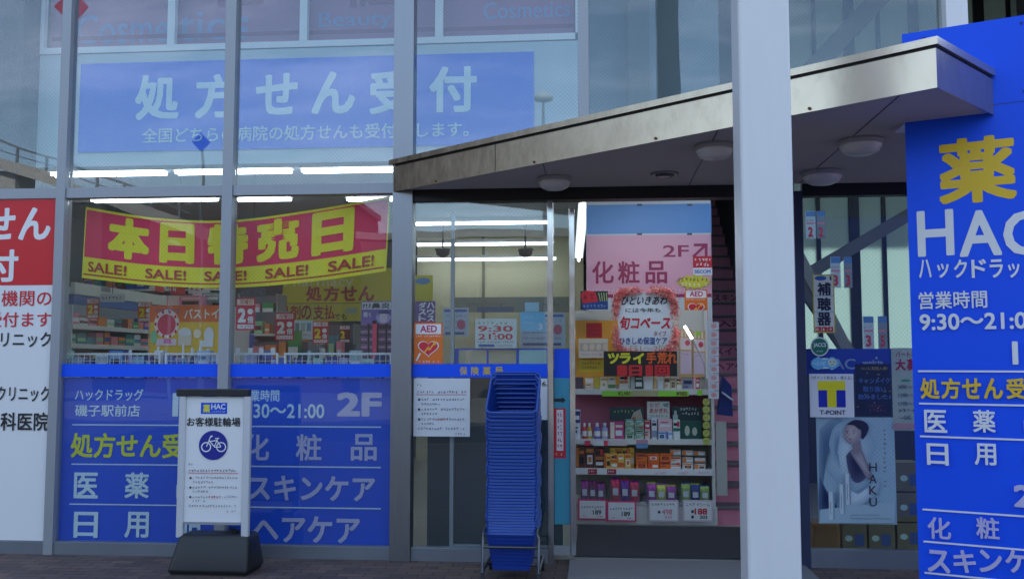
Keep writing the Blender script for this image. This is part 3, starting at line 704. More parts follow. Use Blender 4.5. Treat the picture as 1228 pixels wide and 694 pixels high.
def ban_grid(a0, a1, b0, b1, o, mat, nx=60, ny=6):
    vs = [ban(a0 + (a1 - a0) * i / nx, b0 + (b1 - b0) * j / ny, o) for j in range(ny + 1) for i in range(nx + 1)]
    return vs, [(j * (nx + 1) + i, j * (nx + 1) + i + 1, (j + 1) * (nx + 1) + i + 1, (j + 1) * (nx + 1) + i) for j in range(ny) for i in range(nx)], mat
b.add(*ban_grid(0, 1, 0, 1, 0, ban_yel)); b.add(*ban_grid(0, 1, 0, 1, -.002, ban_yel))
o = put('sale_banner', b, None, True); prop(o, 'sagging red and yellow cloth sale banner hung inside the window', 'banner')
pr = Print(PY(.16)); pr.mb.add(*ban_grid(.008, .992, .30, .965, .0008, ban_red)); pr.mb.add(*ban_grid(.01, .985, .045, .068, .0008, C(190, 60, 40)))
pr.o = .0016
for ch, a0, a1 in (('本', .105, .238), ('日', .272, .388), ('特', .43, .56), ('売', .585, .718), ('日', .757, .875)):
    pr.text(ch, None, ban_yel, .055, fn=lambda a, b_, o_, a0=a0, a1=a1: ban(a0 + (a1 - a0) * a, .345 + .60 * b_, o_))
for k in range(5):
    a0 = .035 + k * .193; pr.text('SALE!', None, C(186, 48, 36), .02, fn=lambda a, b_, o_, a0=a0: ban(a0 + .135 * a, .10 + .145 * b_, o_))
pr.done(o, 'lettering')

# ================================================================ BIG OBLIQUE BLUE SIGN ON THE RIGHT
SF = Plane(tuple((SIGN.p + SIGN.n * 0.0)[:2]), SIGN_ANG)
ul = SF.uv(1093, 400)[0]; ur = ul + 2.1
b = MB(); b.slab(SF, ul, 0.02, ur, SF.uv(1160, 29)[1], -.16, -.0005, blue_sign)
o = put('shop_sign_wall', b); prop(o, 'tall bright blue shop sign standing at an angle right of the entrance', 'sign')
pr = Print(SF, .0006); Y_ = C(226, 186, 26)
def stext(txt, x0, y0, x1, y1, mat, bold): pr.text(txt, (x0, y0, x1, y1), mat, bold)
stext('薬', 1125, 164, 1219, 243, Y_, .03)
for ch, a, c in (('H', 1100, 1144), ('A', 1150, 1201), ('C', 1203, 1254)): stext(ch, a, 252, c, 307, white_ink, .02)
for ch, a, c in zip('ハックドラッグ', (1102, 1124, 1144, 1165, 1187, 1209, 1228), (1117, 1138, 1160, 1183, 1203, 1223, 1247)): stext(ch, a, 311 if ch != 'ッ' else 316, c, 333, white_ink, .02)
stext('営業時間', 1102, 349, 1184, 370, white_ink, .014); stext('9:30～21:00', 1103, 375, 1247, 395, white_ink, .022)
stext('1F', 1214, 409, 1250, 437, white_ink, .03)
for y in (445, 484.5, 524.5, 613.5, 652.5, 690.5): 
    v = SF.uv(1160, y)[1]; pr.poly([(ul + .03, v - .005), (ur - .05, v - .005), (ur - .05, v + .005), (ul + .03, v + .005)], white_ink)
for ch, a in zip('処方せん受付', (1104, 1129, 1154, 1180, 1207, 1234)): stext(ch, a, 453, a + 23, 478, Y_, .028)
for ch, a in zip('医薬品', (1109, 1167, 1228)): stext(ch, a, 491, a + 27, 518, white_ink, .018)
for ch, a in zip('日用品', (1112, 1169, 1230)): stext(ch, a, 531, a + 26, 557, white_ink, .018)
stext('2F', 1216, 581, 1262, 608, lav_ink, .035)
for ch, a in zip('化粧品', (1113, 1171, 1232)): stext(ch, a, 619, a + 28, 645, lav_ink, .018)
for ch, a in zip('スキンケア', (1113, 1144, 1175, 1206, 1238)): stext(ch, a, 658, a + 27, 685, lav_ink, .026)
pr.done(o, 'lettering')
for u in (ul + .12, ul + .62, ul + 1.12):
    for v in (SF.uv(1160, 38)[1], SF.uv(1160, 118)[1]): b = MB(); p = SF.pt(u, v, 0.0); b.tube([p, p + SF.n * .004], .008, blue_dark, 8); put('screw', b, o)
b = MB(); b.slab(SF, ul + .05, SF.uv(1160, 130)[1], ur, SF.uv(1160, 130)[1] + .004, -.05, .0004, blue_dark); put('seam', b, o)

# ================================================================ FREESTANDING BICYCLE PARKING SIGN
gp = G(256, 691, 0); SY = gp.y + .10
S_ = PY(SY)
st = thing('parking_sign', 'freestanding white bicycle parking sign on a black weighted base', 'sign stand', (gp.x, SY + .1, 0))
ub0, ub1 = S_.uv(205, 680)[0], S_.uv(302, 680)[0]; zt = S_.uv(256, 640)[1]
b = MB(); d0, d1 = SY - .10, SY + .30; i0, i1 = S_.uv(216, 645)[0], S_.uv(300, 645)[0]
bm = bmesh.new(); bmesh.ops.create_cube(bm, size=1)
for v in bm.verts:
    up = v.co.z > 0; x = (i0 if v.co.x < 0 else i1) if up else (ub0 if v.co.x < 0 else ub1)
    y = (SY - .03 if v.co.y < 0 else SY + .20) if up else (d0 if v.co.y < 0 else d1)
    v.co = Vector((x, y, zt if up else .012))
bmesh.ops.bevel(bm, geom=bm.edges[:], offset=.035, segments=4, affect='EDGES', profile=.5); b.bm(bm, black_pl)
bs = put('base', b, st, True)
b = MB(); b.box(ub0 + .03, ub1 - .03, d0 + .03, d1 - .03, 0, .014, rubber); put('foot_pad', b, bs)
b = MB(); b.lathe((i0 + i1) / 2 + .10, SY + .1, [(.05, zt - .012), (.05, zt + .012), (.03, zt + .016)], rubber, 14); b.box((i0 + i1) / 2 + .08, (i0 + i1) / 2 + .12, SY + .09, SY + .11, zt, zt + .03, rubber); put('filler_cap', b, bs, False)
zc = S_.uv(256, 475)[1]; ztop = S_.uv(256, 466)[1]
for a, c in ((213.5, 222), (291, 300)):
    u0, u1 = S_.uv(a, 560)[0], S_.uv(c, 560)[0]; b = MB(); b.prism(rounded(u0, u1, SY - .02, SY + .03, .014), zt - .02, zc, M('silver_post', (196, 199, 204), .4, .1, .05, 6)); put('post', b, st)
b = MB(); b.box(S_.uv(213, 470)[0], S_.uv(299.5, 470)[0], SY - .028, SY + .038, zc, ztop, black_pl, .008); put('cap', b, st)
pu0, pv0, pu1, pv1 = S_.rect(222, 475.5, 291, 625.5)
b = MB(); b.box(pu0, pu1, SY + .001, SY + .012, pv0, pv1, white_sign); pn = put('panel', b, st)
b = MB(); b.box(pu0, pu1, SY - .012, SY + .016, pv0 - .018, pv0 - .001, alu); put('panel_rail', b, st)
pr = Print(PY(SY + .001))
pr.rect((241, 482.5, 272.5, 496), blue_film); pr.text('薬', (243.5, 484.5, 252, 494.5), C(220, 214, 60), .03); pr.text('HAC', (253.5, 484, 270.5, 490.5), white_ink, .02); pr.text('ハックドラッグ', (254, 492, 270, 494.5), white_ink)
pr.text('お客様駐輪場', (224.5, 500, 288.5, 511), black_ink, .018)
pr.disc(256, 533.5, 17.2, 17.6, C(24, 34, 140), 40)
for cx_ in (247.5, 265.5): pr.ring(cx_, 535.5, 6, 1.3, white_ink)
for a in ((248, 535, 252.5, 524), (252.5, 524, 255.5, 522), (252.5, 522.8, 254.6, 522.2), (251, 529, 261, 527.5), (261.5, 525.5, 257.5, 535), (257.5, 535, 251.5, 528), (257.5, 535.5, 265.5, 535.5), (265.5, 535, 260.8, 528), (258.5, 525.3, 263.5, 525.0)): pr.line(*a, 1.1, white_ink)
notice(pr, 222.5, 548, 290.5, 40, 1.08)
pr.done(pn, 'print')

# ================================================================ BASKET STACK ON ITS WHEELED CART
bask_blue = M('blue_basket_plastic', (18, 56, 146), .38, 0, .08, 8); rim_blue = M('basket_rim_plastic', (64, 96, 176), .36, 0, .08, 8)
BW, BL, BH, T = .350, .48, .27, .045          # rim width, rim depth, height, taper per side
def basket_mesh(out):
    def wall(p00, p10, p11, p01, nx, nz, hole=True):
        bm = bmesh.new()
        p00, p10, p11, p01 = map(Vector, (p00, p10, p11, p01))
        f = lambda a, b_: (p00 * (1 - a) + p10 * a) * (1 - b_) + (p01 * (1 - a) + p11 * a) * b_
        cut = lambda i, n, k: (i + (.0, .26, .74, 1.)[k]) / n
        for i in range(nx):
            for j in range(nz):
                g_ = [[bm.verts.new(f(cut(i, nx, a), cut(j, nz, c))) for c in range(4)] for a in range(4)]
                solid = (not hole) or j == nz - 1 or j == 0
                for a in range(3):
                    for c in range(3):
                        if a == 1 and c == 1 and not solid: continue
                        bm.faces.new((g_[a][c], g_[a + 1][c], g_[a + 1][c + 1], g_[a][c + 1]))
        bmesh.ops.remove_doubles(bm, verts=bm.verts[:], dist=.0004)
        bmesh.ops.solidify(bm, geom=bm.faces[:], thickness=.003)
        out.bm(bm, bask_blue)
    w, l, wb, lb = BW / 2, BL, BW / 2 - T, T
    wall((-wb, lb, 0), (wb, lb, 0), (w, 0, BH), (-w, 0, BH), 18, 11)
    wall((wb, l - lb, 0), (-wb, l - lb, 0), (-w, l, BH), (w, l, BH), 18, 11)
    wall((wb, lb, 0), (wb, l - lb, 0), (w, l, BH), (w, 0, BH), 20, 11)
    wall((-wb, l - lb, 0), (-wb, lb, 0), (-w, 0, BH), (-w, l, BH), 20, 11)
    wall((-wb, l - lb, 0), (wb, l - lb, 0), (wb, lb, 0), (-wb, lb, 0), 8, 10)
def rim_mb():
    m = MB(); n = 5; pts = rounded(-BW / 2 - .010, BW / 2 + .010, -.010, BL + .010, .05, n); inn = rounded(-BW / 2 + .002, BW / 2 - .002, .002, BL - .002, .042, n); k = len(pts)
    vs = [(x, y, BH - .016) for x, y in pts] + [(x, y, BH) for x, y in pts] + [(x, y, BH) for x, y in inn] + [(x, y, BH - .016) for x, y in inn]
    fs = [(r * k + i, r * k + (i + 1) % k, ((r + 1) % 4) * k + (i + 1) % k, ((r + 1) % 4) * k + i) for r in range(4) for i in range(k)]
    m.add(vs, fs, rim_blue); return m
cbp = G(615, 686, 0); bx = (X(586, 640, -.6) + X(645.5, 640, -.6)) / 2
def basket_at(x, y, z, tilt, label, first=None):
    if first is None:
        m = MB(); basket_mesh(m); o = put('shopping_basket', m, origin=(0, 0, 0))
        rm = put('rim', rim_mb(), o, origin=(0, 0, 0))
        hb = MB(); hb.tube([(-BW / 2 - .004, BL * .5, BH - .02), (-BW / 2 - .004, BL * .78, BH + .004), (-BW / 2 + .03, BL * .93, BH + .006), (BW / 2 - .03, BL * .93, BH + .006), (BW / 2 + .004, BL * .78, BH + .004), (BW / 2 + .004, BL * .5, BH - .02)], .006, rim_blue, 6); put('handle', hb, o, origin=(0, 0, 0))
    else:
        o = first.copy(); col.objects.link(o)
        for ch in list(first.children): c = ch.copy(); col.objects.link(c); c.parent = o
    o.location = (x, y, z); o.rotation_euler = (R(tilt + random.uniform(-.6, .6)), 0, R(random.uniform(-1.1, 1.1)))
    return prop(o, label, 'basket', 'blue baskets in the stack')
NB = 38; zz_, yy_ = .115, -.78; base_b = None; top_front = None
rim_target0, rim_target1 = Z(615, 638, -.80), Z(615, 493, -.86)
zs = []; acc = 0.0
for i in range(NB): zs.append(acc); acc += .0215 + .0105 * (i / NB)
sc_b = (rim_target1 - rim_target0) / zs[-1]
for i in range(NB):
    tilt = 34.0 * (i / (NB - 1)) ** 1.25
    c_, s_ = math.cos(R(tilt)), math.sin(R(tilt))
    zf = rim_target0 + zs[i] * sc_b                   # height of the front rim
    yf = -.80 - .10 * (i / NB) ** 2 + random.uniform(-.003, .003)
    x = bx + random.uniform(-.005, .005) + .012 * i / NB
    # local front rim point is (0, 0, BH): place the origin so that it lands on (yf, zf)
    lab = 'topmost blue shopping basket, tilted open at the top of the stack' if i == NB - 1 else ('lowest blue basket of the stack, its whole front showing behind the cart bar' if i == 0 else 'blue shopping basket nested between others with only its rim showing')
    o = basket_at(x, yf + BH * s_, zf - BH * c_, tilt, lab, base_b)
    if base_b is None: base_b = o
cart_m = M('cart_steel', (96, 98, 103), .3, .9, .15, 20)
cart = thing('basket_cart', 'steel wheeled cart carrying the stack of blue baskets', 'cart', (bx, -.55, 0))
xl, xr_ = bx - BW / 2 - .022, bx + BW / 2 + .022; yf = -.845; zb = Z(615, 656, -.85)
for n_, xx in enumerate((xl, xr_)):
    sx = 1 if n_ == 0 else -1
    b = MB(); b.tube([(xx, yf, .10), (xx, yf, zb + .06), (xx + sx * .004, yf + .01, zb + .09), (xx + sx * .012, yf + .05, zb + .115), (xx + sx * .012, yf + .11, zb + .118)], .011, cart_m, 8); put('leg', b, cart, True)
    b = MB(); b.tube([(xx, yf + .02, .10), (xx, yf + .55, .10)], .011, cart_m, 8); put('side_rail', b, cart, True)
    for y in (yf, yf + .55):
        b = MB(); b.box(xx - .013, xx + .013, y - .018, y + .022, .052, .10, cart_m, .003); fk = put('caster', b, cart)
        b = MB(); n = 14
        vs = [(xx + dx, y + .008 + .032 * math.cos(2 * math.pi * k / n), .032 + .032 * math.sin(2 * math.pi * k / n)) for dx in (-.009, .009) for k in range(n)]
        b.add(vs, [(k, (k + 1) % n, n + (k + 1) % n, n + k) for k in range(n)] + [tuple(range(n - 1, -1, -1)), tuple(range(n, 2 * n))], rubber); put('wheel', b, fk)
b = MB(); b.tube([(xl, yf, zb), (xr_, yf, zb)], .011, cart_m, 8); put('cross_bar', b, cart, True)
b = MB(); b.tube([(xl, yf + .55, .10), (xr_, yf + .55, .10)], .010, cart_m, 8); put('cross_bar', b, cart, True)
b = MB(); b.tube([(xl, yf + .25, .10), (xr_, yf + .25, .10)], .010, cart_m, 8); put('cross_bar', b, cart, True)

# ================================================================ SHOP LIGHTS
tube_on = emit('lit_fluorescent_tube', (236, 246, 255), TUBE); fix_m = M('light_housing_white', (200, 204, 206), .5, 0, .03, 4)
def light_x(px0, px1, py, Y, label, n=2, zfix=3.58, tube_on=tube_on):
    """a ceiling fitting running along the front, with its tubes"""
    x0, x1 = X(px0, py, Y), X(px1, py, Y); z = min(Z((px0 + px1) / 2, py, Y), zfix - .05)
    t = thing('fluorescent_light', label, 'ceiling light', ((x0 + x1) / 2, Y, z), 'lit tube lights on the shop ceiling')
    b = MB(); b.box(x0, x1, Y - .07, Y + .07, z + .035, z + .075, fix_m); b.box((x0 + x1) / 2 - .02, (x0 + x1) / 2 + .02, Y - .02, Y + .02, z + .0755, max(zfix - .001, z + .08), fix_m); put('housing', b, t)
    for k in range(n):
        y = Y + (-.04, .04)[k] if n == 2 else Y
        b = MB(); b.tube([(x0 + .02, y, z + .014), (x1 - .02, y, z + .014)], .018, tube_on, 8); put('light_tube', b, t, True)
for k, (a, c) in enumerate(((62, 200), (210, 351), (361, 485))):
    light_x(a, c, 206, 1.95, ('lit tube light behind the left mullion under the high blue sign', 'lit tube light under the middle of the high blue sign', 'lit tube light left of the wide steel mullion under the high blue sign')[k])
for k, (a, c) in enumerate(((110, 262), (283, 350), (415, 480))):
    light_x(a, c, 240.5, 3.55, ('lit tube light just above the left half of the sale banner', 'lit tube light just above the middle of the sale banner', 'lit tube light above the right end of the sale banner')[k])
light_x(497, 660, 269, 5.6, 'nearest of the three long tube lights over the pharmacy counter', 1)
light_x(499, 665, 294, 6.4, 'middle of the three long tube lights over the pharmacy counter', 1, 3.4)
light_x(500, 668, 312, 7.2, 'farthest of the three long tube lights over the pharmacy counter', 1, 3.3)
light_x(120, 262, 262, 6.6, 'faint far tube light deep in the shop behind the banner', 1)
light_x(300, 460, 262, 7.0, 'far tube light deep in the shop right of the banner cords', 1)
# the run of tubes along the aisle beside the lift wall
p0, p1 = P(700, 246, 3.0), P(694, 312, 6.2)
t = thing('fluorescent_light', 'lit tube light running away from the entrance beside the white panel wall', 'ceiling light', (p0.x, 4.5, p0.z), 'lit tube lights on the shop ceiling')
b = MB(); b.tube([p0, p1], .02, tube_on, 8); put('light_tube', b, t, True)
b = MB(); b.hexa([p0 + Vector((-.06, 0, .03)), p0 + Vector((.06, 0, .03)), p1 + Vector((.06, 0, .03)), p1 + Vector((-.06, 0, .03)), p0 + Vector((-.06, 0, .07)), p0 + Vector((.06, 0, .07)), p1 + Vector((.06, 0, .07)), p1 + Vector((-.06, 0, .07))], fix_m); put('housing', b, t)
light_x(705, 850, 225, 1.05, 'added unseen tube light brightening the rack just inside the open door', 2, tube_on=emit('rack_fill_tube', (236, 246, 255), TUBE * 2.5))  # added fitting, out of view behind the header, extra strong to brighten the rack
# one lit bar on the rack (slanting lamp seen right of the pink card)
p0, p1 = P(821, 391, 1.60), P(830, 406, 1.58)
t = thing('rack_lamp', 'short lit lamp bar on a thin bent arm above the entrance rack', 'lamp', (p1.x, 1.6, p1.z))
b = MB(); b.tube([p0, p1], .012, emit('lit_rack_lamp', (240, 246, 255), 5), 8); put('light_bar', b, t, True)
b = MB(); b.tube([p1, P(838, 422, 1.60), P(845, 436, 1.63), P(846, 470, 1.68)], .006, white_paint, 6); put('arm', b, t, True)

# ================================================================ ENTRANCE: step, mat, rack
b = MB(); thr = [G(680, 694.0, 0), G(904, 694.0, 0)]
b.box(X(683, 600) , mF0 + .35, -.62, .045, .0, .022, M('granite_step', (118, 118, 122), .6, 0, .12, 40)); o = put('step', b); prop(o, 'low grey granite step in front of the open door', 'step')
b = MB(); b.box(X(690, 600, .4), X(905, 600, .9), .12, 1.58, .0205, .035, M('entrance_mat', (52, 54, 62), .95, 0, .25, 60, bump=.4), .004); o = put('door_mat', b); prop(o, 'dark grey ribbed entrance mat inside the open door', 'mat')

RY, RB = 1.65, 2.14
RP = PY(RY)
rx0, rx1 = X(683, 500, RY), X(857, 500, RY)
rack_w = M('rack_enamel', (205, 205, 200), .4, 0, .04, 3); rack_pink = M('rack_back_pink', (196, 112, 136), .6, 0, .06, 3)
rack = thing('display_rack', 'tall white display rack of hand creams in the open doorway', 'rack', ((rx0 + rx1) / 2, 1.9, .02))
zsh = [Z(770, y, RY) for y in (467, 527, 562, 602)]     # tops of the four shelves
b = MB(); b.box(rx0, rx1 - .031, RB, RB + .02, .25, Z(770, 372, RB), M('rack_back_cream', (188, 186, 176), .6, 0, .05, 2)); put('back_panel', b, rack)
b = MB(); b.box(rx0, rx1 - .031, RB - .012, RB - .001, zsh[1] + .02, zsh[0] - .03, rack_pink); put('pink_panel', b, rack)
b = MB(); b.box(rx1 - .03, rx1, RY + .02, RB + .02, .02, Z(855, 455, RY), rack_w, .004); put('side_panel', b, rack)
b = MB(); b.box(rx1 - .03, rx1, RB - .03, RB + .02, Z(855, 455, RY) + .001, Z(855, 372, RB), rack_w, .004); put('upright', b, rack)
for i, z in enumerate(zsh):
    fr = RY if i != 2 else RY - .03
    b = MB(); b.box(rx0, rx1 - .031, fr + .012, RB - .013, z - .03, z, rack_w); s_ = put('shelf', b, rack)
    b = MB(); h = (.055, .052, .06, .03)[i]; b.box(rx0, rx1 - .031, fr, fr + .0115, z - h + .006, z + .006, white_paint if i == 2 else rack_w, .003); r_ = put('price_rail', b, s_)
    pr = Print(PY(fr)); 
    if i == 0:
        for a, c in ((722, 757), (789, 826)): pr.rect((a, 468.5, c, 475), C(150, 226, 60))
        pr.rect((836, 467, 842, 474), C(150, 226, 60)); pr.rect((757, 468, 789, 475), C(190, 180, 130))
        pr.text('¥2,480', (741, 469, 756, 474.5), C(120, 70, 30), .02); pr.text('¥980', (811, 469, 824, 474.5), C(120, 70, 30), .02)
    elif i == 1:
        for a, c, cc in ((701, 708, (214, 60, 90)), (711, 724, (214, 216, 220)), (724, 729, (214, 60, 90)), (729, 752, (200, 190, 190))): pr.rect((a, 528, c, 534), C(*cc))
        pr.rect((763, 527, 777, 531.5), C(180, 130, 150)); pr.rect((763, 531.5, 777, 537), C(96, 140, 180))
    elif i == 2:
        for a, c in ((705, 716), (728, 739)): pr.rect((a, 562, c, 568), C(170, 40, 60)); pr.fine(a + 1, c - 1, 563.5, 2.5, white_ink)
        for a in (786, 814, 838): pr.fine(a, a + 12, 565, 3, C(220, 140, 140))
    if pr.mb.v: pr.done(r_)
b = MB(); b.box(rx0, rx1 - .031, RY + .02, RB - .02, .02, zsh[3] - .031, rack_w); put('plinth', b, rack)
b = MB(); b.box(rx0, rx1 + .01, RY - .012, RY - .001, .035, zsh[3] - .035, rack_w, .003); put('kick_rail', b, rack)

def on(px0, px1, py, Y, zs_, depth, mat, label, cat='carton', group=None, band=None, name='product_box', style='box', txt=None, tcol=None, bev=.003):
    """a packet standing on the level zs_, its front at Y, as wide and tall as in the photograph"""
    x0, x1 = X(px0, 500, Y), X(px1, 500, Y); z1 = Z((px0 + px1) / 2, py, Y); z1 = max(z1, zs_ + .015)
    if style == 'bottle':
        cx_, r = (x0 + x1) / 2, (x1 - x0) / 2; h = z1 - zs_; b = MB(); cy_ = Y + r
        b.lathe(cx_, cy_, [(r * .92, zs_), (r, zs_ + .01), (r, zs_ + h * .62), (r * .5, zs_ + h * .78)], mat, 12); o = put(name, b, None, True)
        b = MB(); b.lathe(cx_, cy_, [(r * .46, zs_ + h * .785), (r * .46, z1)], band or white_ink, 10); put('cap', b, o)
        b = MB(); b.lathe(cx_, cy_, [(r * 1.012, zs_ + h * .18), (r * 1.012, zs_ + h * .5)], C(222, 222, 216), 12); put('wrapper', b, o)
    elif style == 'pouch':
        b = MB(); n = 8; d = depth / 2; vs = []; fs = []
        for j in range(n + 1):
            for i in range(n + 1):
                a, c = i / n, j / n; t_ = math.sin(math.pi * a) ** .6 * math.sin(math.pi * min(.98, c * .9 + .02)) ** .6 if 0 < i < n and 0 < j < n else 0
                vs.append((x0 + (x1 - x0) * a, Y + d - d * t_ + .006 * math.sin(9 * a + 5 * c), zs_ + (z1 - zs_) * c))
        m_ = len(vs); vs += [(x, 2 * (Y + d) - y + .004, z) for x, y, z in vs]
        for j in range(n):
            for i in range(n):
                q_ = (j * (n + 1) + i, j * (n + 1) + i + 1, (j + 1) * (n + 1) + i + 1, (j + 1) * (n + 1) + i); fs += [q_, tuple(m_ + k for k in q_[::-1])]
        b.add(vs, fs, mat); o = put(name, b, None, True)
        if band:
            pl = PY(Y - .001); pr = Print(pl); w_ = x1 - x0; h_ = z1 - zs_
            b2 = MB(); b2.box(x0 + w_ * .2, x1 - w_ * .2, Y - .003, Y - .001, zs_ + h_ * .3, zs_ + h_ * .62, band); put('label_patch', b2, o)
    else:
        b = MB(); b.box(x0 + .001, x1 - .001, Y, Y + depth, zs_, z1, mat, bev); o = put(name, b)
        if band:
            pl = PY(Y); pr = Print(pl); w_, h_ = x1 - x0, z1 - zs_; rn = random.Random(int(px0 * 31 + py))
            st = rn.randrange(5); q = lambda a, b, c, d, m: pr.poly([(x0 + w_ * a, zs_ + h_ * b), (x0 + w_ * c, zs_ + h_ * b), (x0 + w_ * c, zs_ + h_ * d), (x0 + w_ * a, zs_ + h_ * d)], m)
            ink = tcol or (white_ink if rn.random() < .6 else black_ink)
            if st == 0: q(.04, .10, .96, .40, band); q(.14, .62, .86, .74, ink); q(.2, .80, .7, .86, band)
            elif st == 1: q(.04, .55, .96, .95, band); q(.16, .66, .84, .80, ink); q(.1, .2, .5, .30, band); q(.1, .36, .62, .41, black_ink)
            elif st == 2: q(.04, .05, .34, .95, band); q(.42, .66, .92, .80, black_ink if sum(mat.diffuse_color[:3]) > 9 else band); q(.42, .2, .88, .50, ink)
            elif st == 3: q(.08, .72, .92, .90, band); q(.22, .18, .78, .60, ink); q(.32, .26, .68, .52, band)
            else: q(.04, .42, .96, .58, band); q(.1, .70, .8, .84, black_ink); q(.1, .14, .9, .30, ink); q(.56, .64, .9, .92, C(206, 50, 60))
            if txt: pr.text(txt, (px0 + 2, py + 2, px1 - 2, py + (9 if '\n' not in txt else 16)), tcol or red_ink, .01)
            pr.done(o)
    return prop(o, label, cat, group)
GA = 'packs on the top shelf of the entrance rack'; GB = 'packs on the second shelf of the entrance rack'; GC = 'packs on the third shelf of the entrance rack'; GD = 'bags in the bottom bins of the rack'
z0 = zsh[0] + .001
top = [(690, 700, 452, (90, 70, 80), None, 'small dark packet at the left end of the top rack shelf'),
       (702, 712, 453, (220, 190, 170), (230, 220, 200), 'pale pink carton second from the left on the top rack shelf'),
       (713, 719, 452, (198, 182, 60), None, 'narrow yellow carton on the top rack shelf left of the cream boxes'),
       (720, 729, 452, (228, 220, 196), (196, 170, 120), 'cream carton beside the narrow yellow one on the top rack shelf'),
       (729.5, 739, 452, (226, 216, 190), (90, 140, 90), 'cream carton with a green printed band on the top rack shelf'),
       (743, 754, 449, (232, 222, 190), (206, 120, 90), 'cream carton with an orange band under the black hand care card'),
       (756, 772, 449, (40, 74, 58), (190, 200, 190), 'dark green carton with a pale bottle print on the top rack shelf'),
       (773, 783, 453, (224, 226, 228), None, 'white carton just right of the dark green one on the top rack shelf'),
       (784, 788, 452, (210, 176, 120), None, 'thin tan carton between the white packs on the top rack shelf'),
       (789, 796, 456, (222, 224, 226), None, 'short white jar box on the top rack shelf'),
       (797, 804, 452, (228, 216, 186), (186, 150, 110), 'first of three cream cartons at the right of the top rack shelf'),
       (804.5, 811, 452, (228, 216, 186), (186, 150, 110), 'second of three cream cartons at the right of the top rack shelf'),
       (811.5, 818, 452, (228, 216, 186), (186, 150, 110), 'third of three cream cartons at the right of the top rack shelf'),
       (820, 831, 455, (150, 150, 172), (40, 70, 120), 'grey blue carton with a navy band on the top rack shelf'),
       (832, 840, 452, (196, 80, 96), (220, 190, 190), 'red pink carton at the right end of the top rack shelf')]
for a, c, y, cc, bd, lb in top: on(a, c, y, RY + .03, z0, .07, C(*cc), lb, group=GA, band=C(*bd) if bd else None)
z0 = zsh[1] + .001
sec = [(688, 696, 491, (214, 218, 226), (40, 60, 120), 'tall white carton with a navy top at the left of the second rack shelf', 'box'),
       (698, 703.5, 507, (190, 60, 80), None, 'red bottle with a white cap on the second rack shelf', 'bottle'),
       (704, 709.5, 507, (196, 160, 60), None, 'amber bottle with a white cap on the second rack shelf', 'bottle'),
       (712, 720, 507, (120, 110, 190), None, 'violet bottle with a white cap on the second rack shelf', 'bottle'),
       (721, 729.5, 507, (176, 170, 214), None, 'pale lilac bottle with a white cap on the second rack shelf', 'bottle'),
       (731, 748, 505, (192, 70, 130), (226, 214, 190), 'magenta cream tub box on the second rack shelf', 'box'),
       (789, 806, 502, (226, 190, 196), (200, 90, 100), 'pale pink carton under the white chapped skin card', 'box'),
       (781, 788, 500, (216, 218, 222), (140, 150, 170), 'slim white carton left of the pale pink one on the second rack shelf', 'box'),
       (773, 779.5, 504, (214, 180, 180), (190, 60, 70), 'slim pink white carton beside the green packs on the second rack shelf', 'box'),
       (807, 815.5, 503, (206, 222, 216), (40, 110, 96), 'tall mint carton with a green label on the second rack shelf', 'box')]
for a, c, y, cc, bd, lb, st_ in sec: on(a, c, y, RY + .04, z0, .06, C(*cc), lb, 'bottle' if st_ == 'bottle' else 'carton', GB, C(*bd) if bd else None, 'product_bottle' if st_ == 'bottle' else 'product_box', st_)
for k in range(6):
    a = 749.5 + 11.5 * (k % 2); zz0 = z0 + (k // 2) * .066
    on(a, a + 11, (519, 511, 503)[k // 2] - .5, RY + .04, zz0, .06, C(176, 200, 176), 'small green white carton piled in the middle of the second rack shelf', 'carton', GB, C(60, 130, 100))
for k, (a, c, y, bd, lb) in enumerate(((789, 798, 517, (60, 120, 190), 'left of two low pale blue cartons below the pink box'), (798.5, 806.5, 517, (60, 120, 190), 'right of two low pale blue cartons below the pink box'))): on(a, c, y, RY + .025, z0, .012, C(196, 214, 228), lb, 'carton', GB, C(*bd))
o, pr = board('header_card', 'white card with red chapped skin writing standing on the second rack shelf', 'card', PY(RY + .16), (776, 481, 803, 503), .002, C(214, 220, 214)); pr.text('ヒビ', (780, 483, 791, 488), C(200, 60, 60), .02); pr.text('あかぎれ', (779, 489, 801, 495), C(200, 60, 60), .02); pr.fine(780, 802, 497, 3, C(110, 130, 120)); pr.pxpoly([(795, 484), (802, 483), (801, 488), (796, 487)], C(120, 160, 150)); pr.done(o)
o, pr = board('header_card', 'dark teal card with a bottle picture on the second rack shelf', 'card', PY(RY + .18), (731, 488, 772, 504), .002, C(34, 70, 74)); pr.fine(736, 760, 491, 4, C(160, 180, 100)); pr.pxpoly([(756, 503), (760, 494), (768, 490), (771, 503)], C(190, 180, 160)); pr.pxpoly([(757, 503), (760, 499), (764, 503)], C(200, 90, 50)); pr.done(o)
o, pr = board('header_card', 'dark green card with white bottle print at the right of the second rack shelf', 'card', PY(RY + .18), (806, 487, 842, 527), .002, C(30, 62, 66)); pr.fine(815, 836, 488.5, 3.4, white_ink); pr.fine(818, 838, 494, 3.4, white_ink); pr.rect((807, 497, 813, 504), C(180, 206, 196)); pr.rect((808.5, 492, 811.5, 497), C(180, 206, 196)); pr.rect((816, 504, 841, 526), C(36, 96, 84)); pr.disc(824, 516, 3, 6, C(210, 216, 196)); pr.disc(833, 517, 3, 5, C(210, 216, 196)); pr.done(o)
z0 = zsh[2] + .001
for k in range(3):
    on(690 + 11.6 * k, 701 + 11.6 * k, 535 + (k == 2) * 2, RY + .05, z0, .1, C(96, 48, 40), ('leftmost', 'middle', 'rightmost')[k] + ' of three dark brown cartons on the third rack shelf', 'carton', GC, C(190, 120, 60))
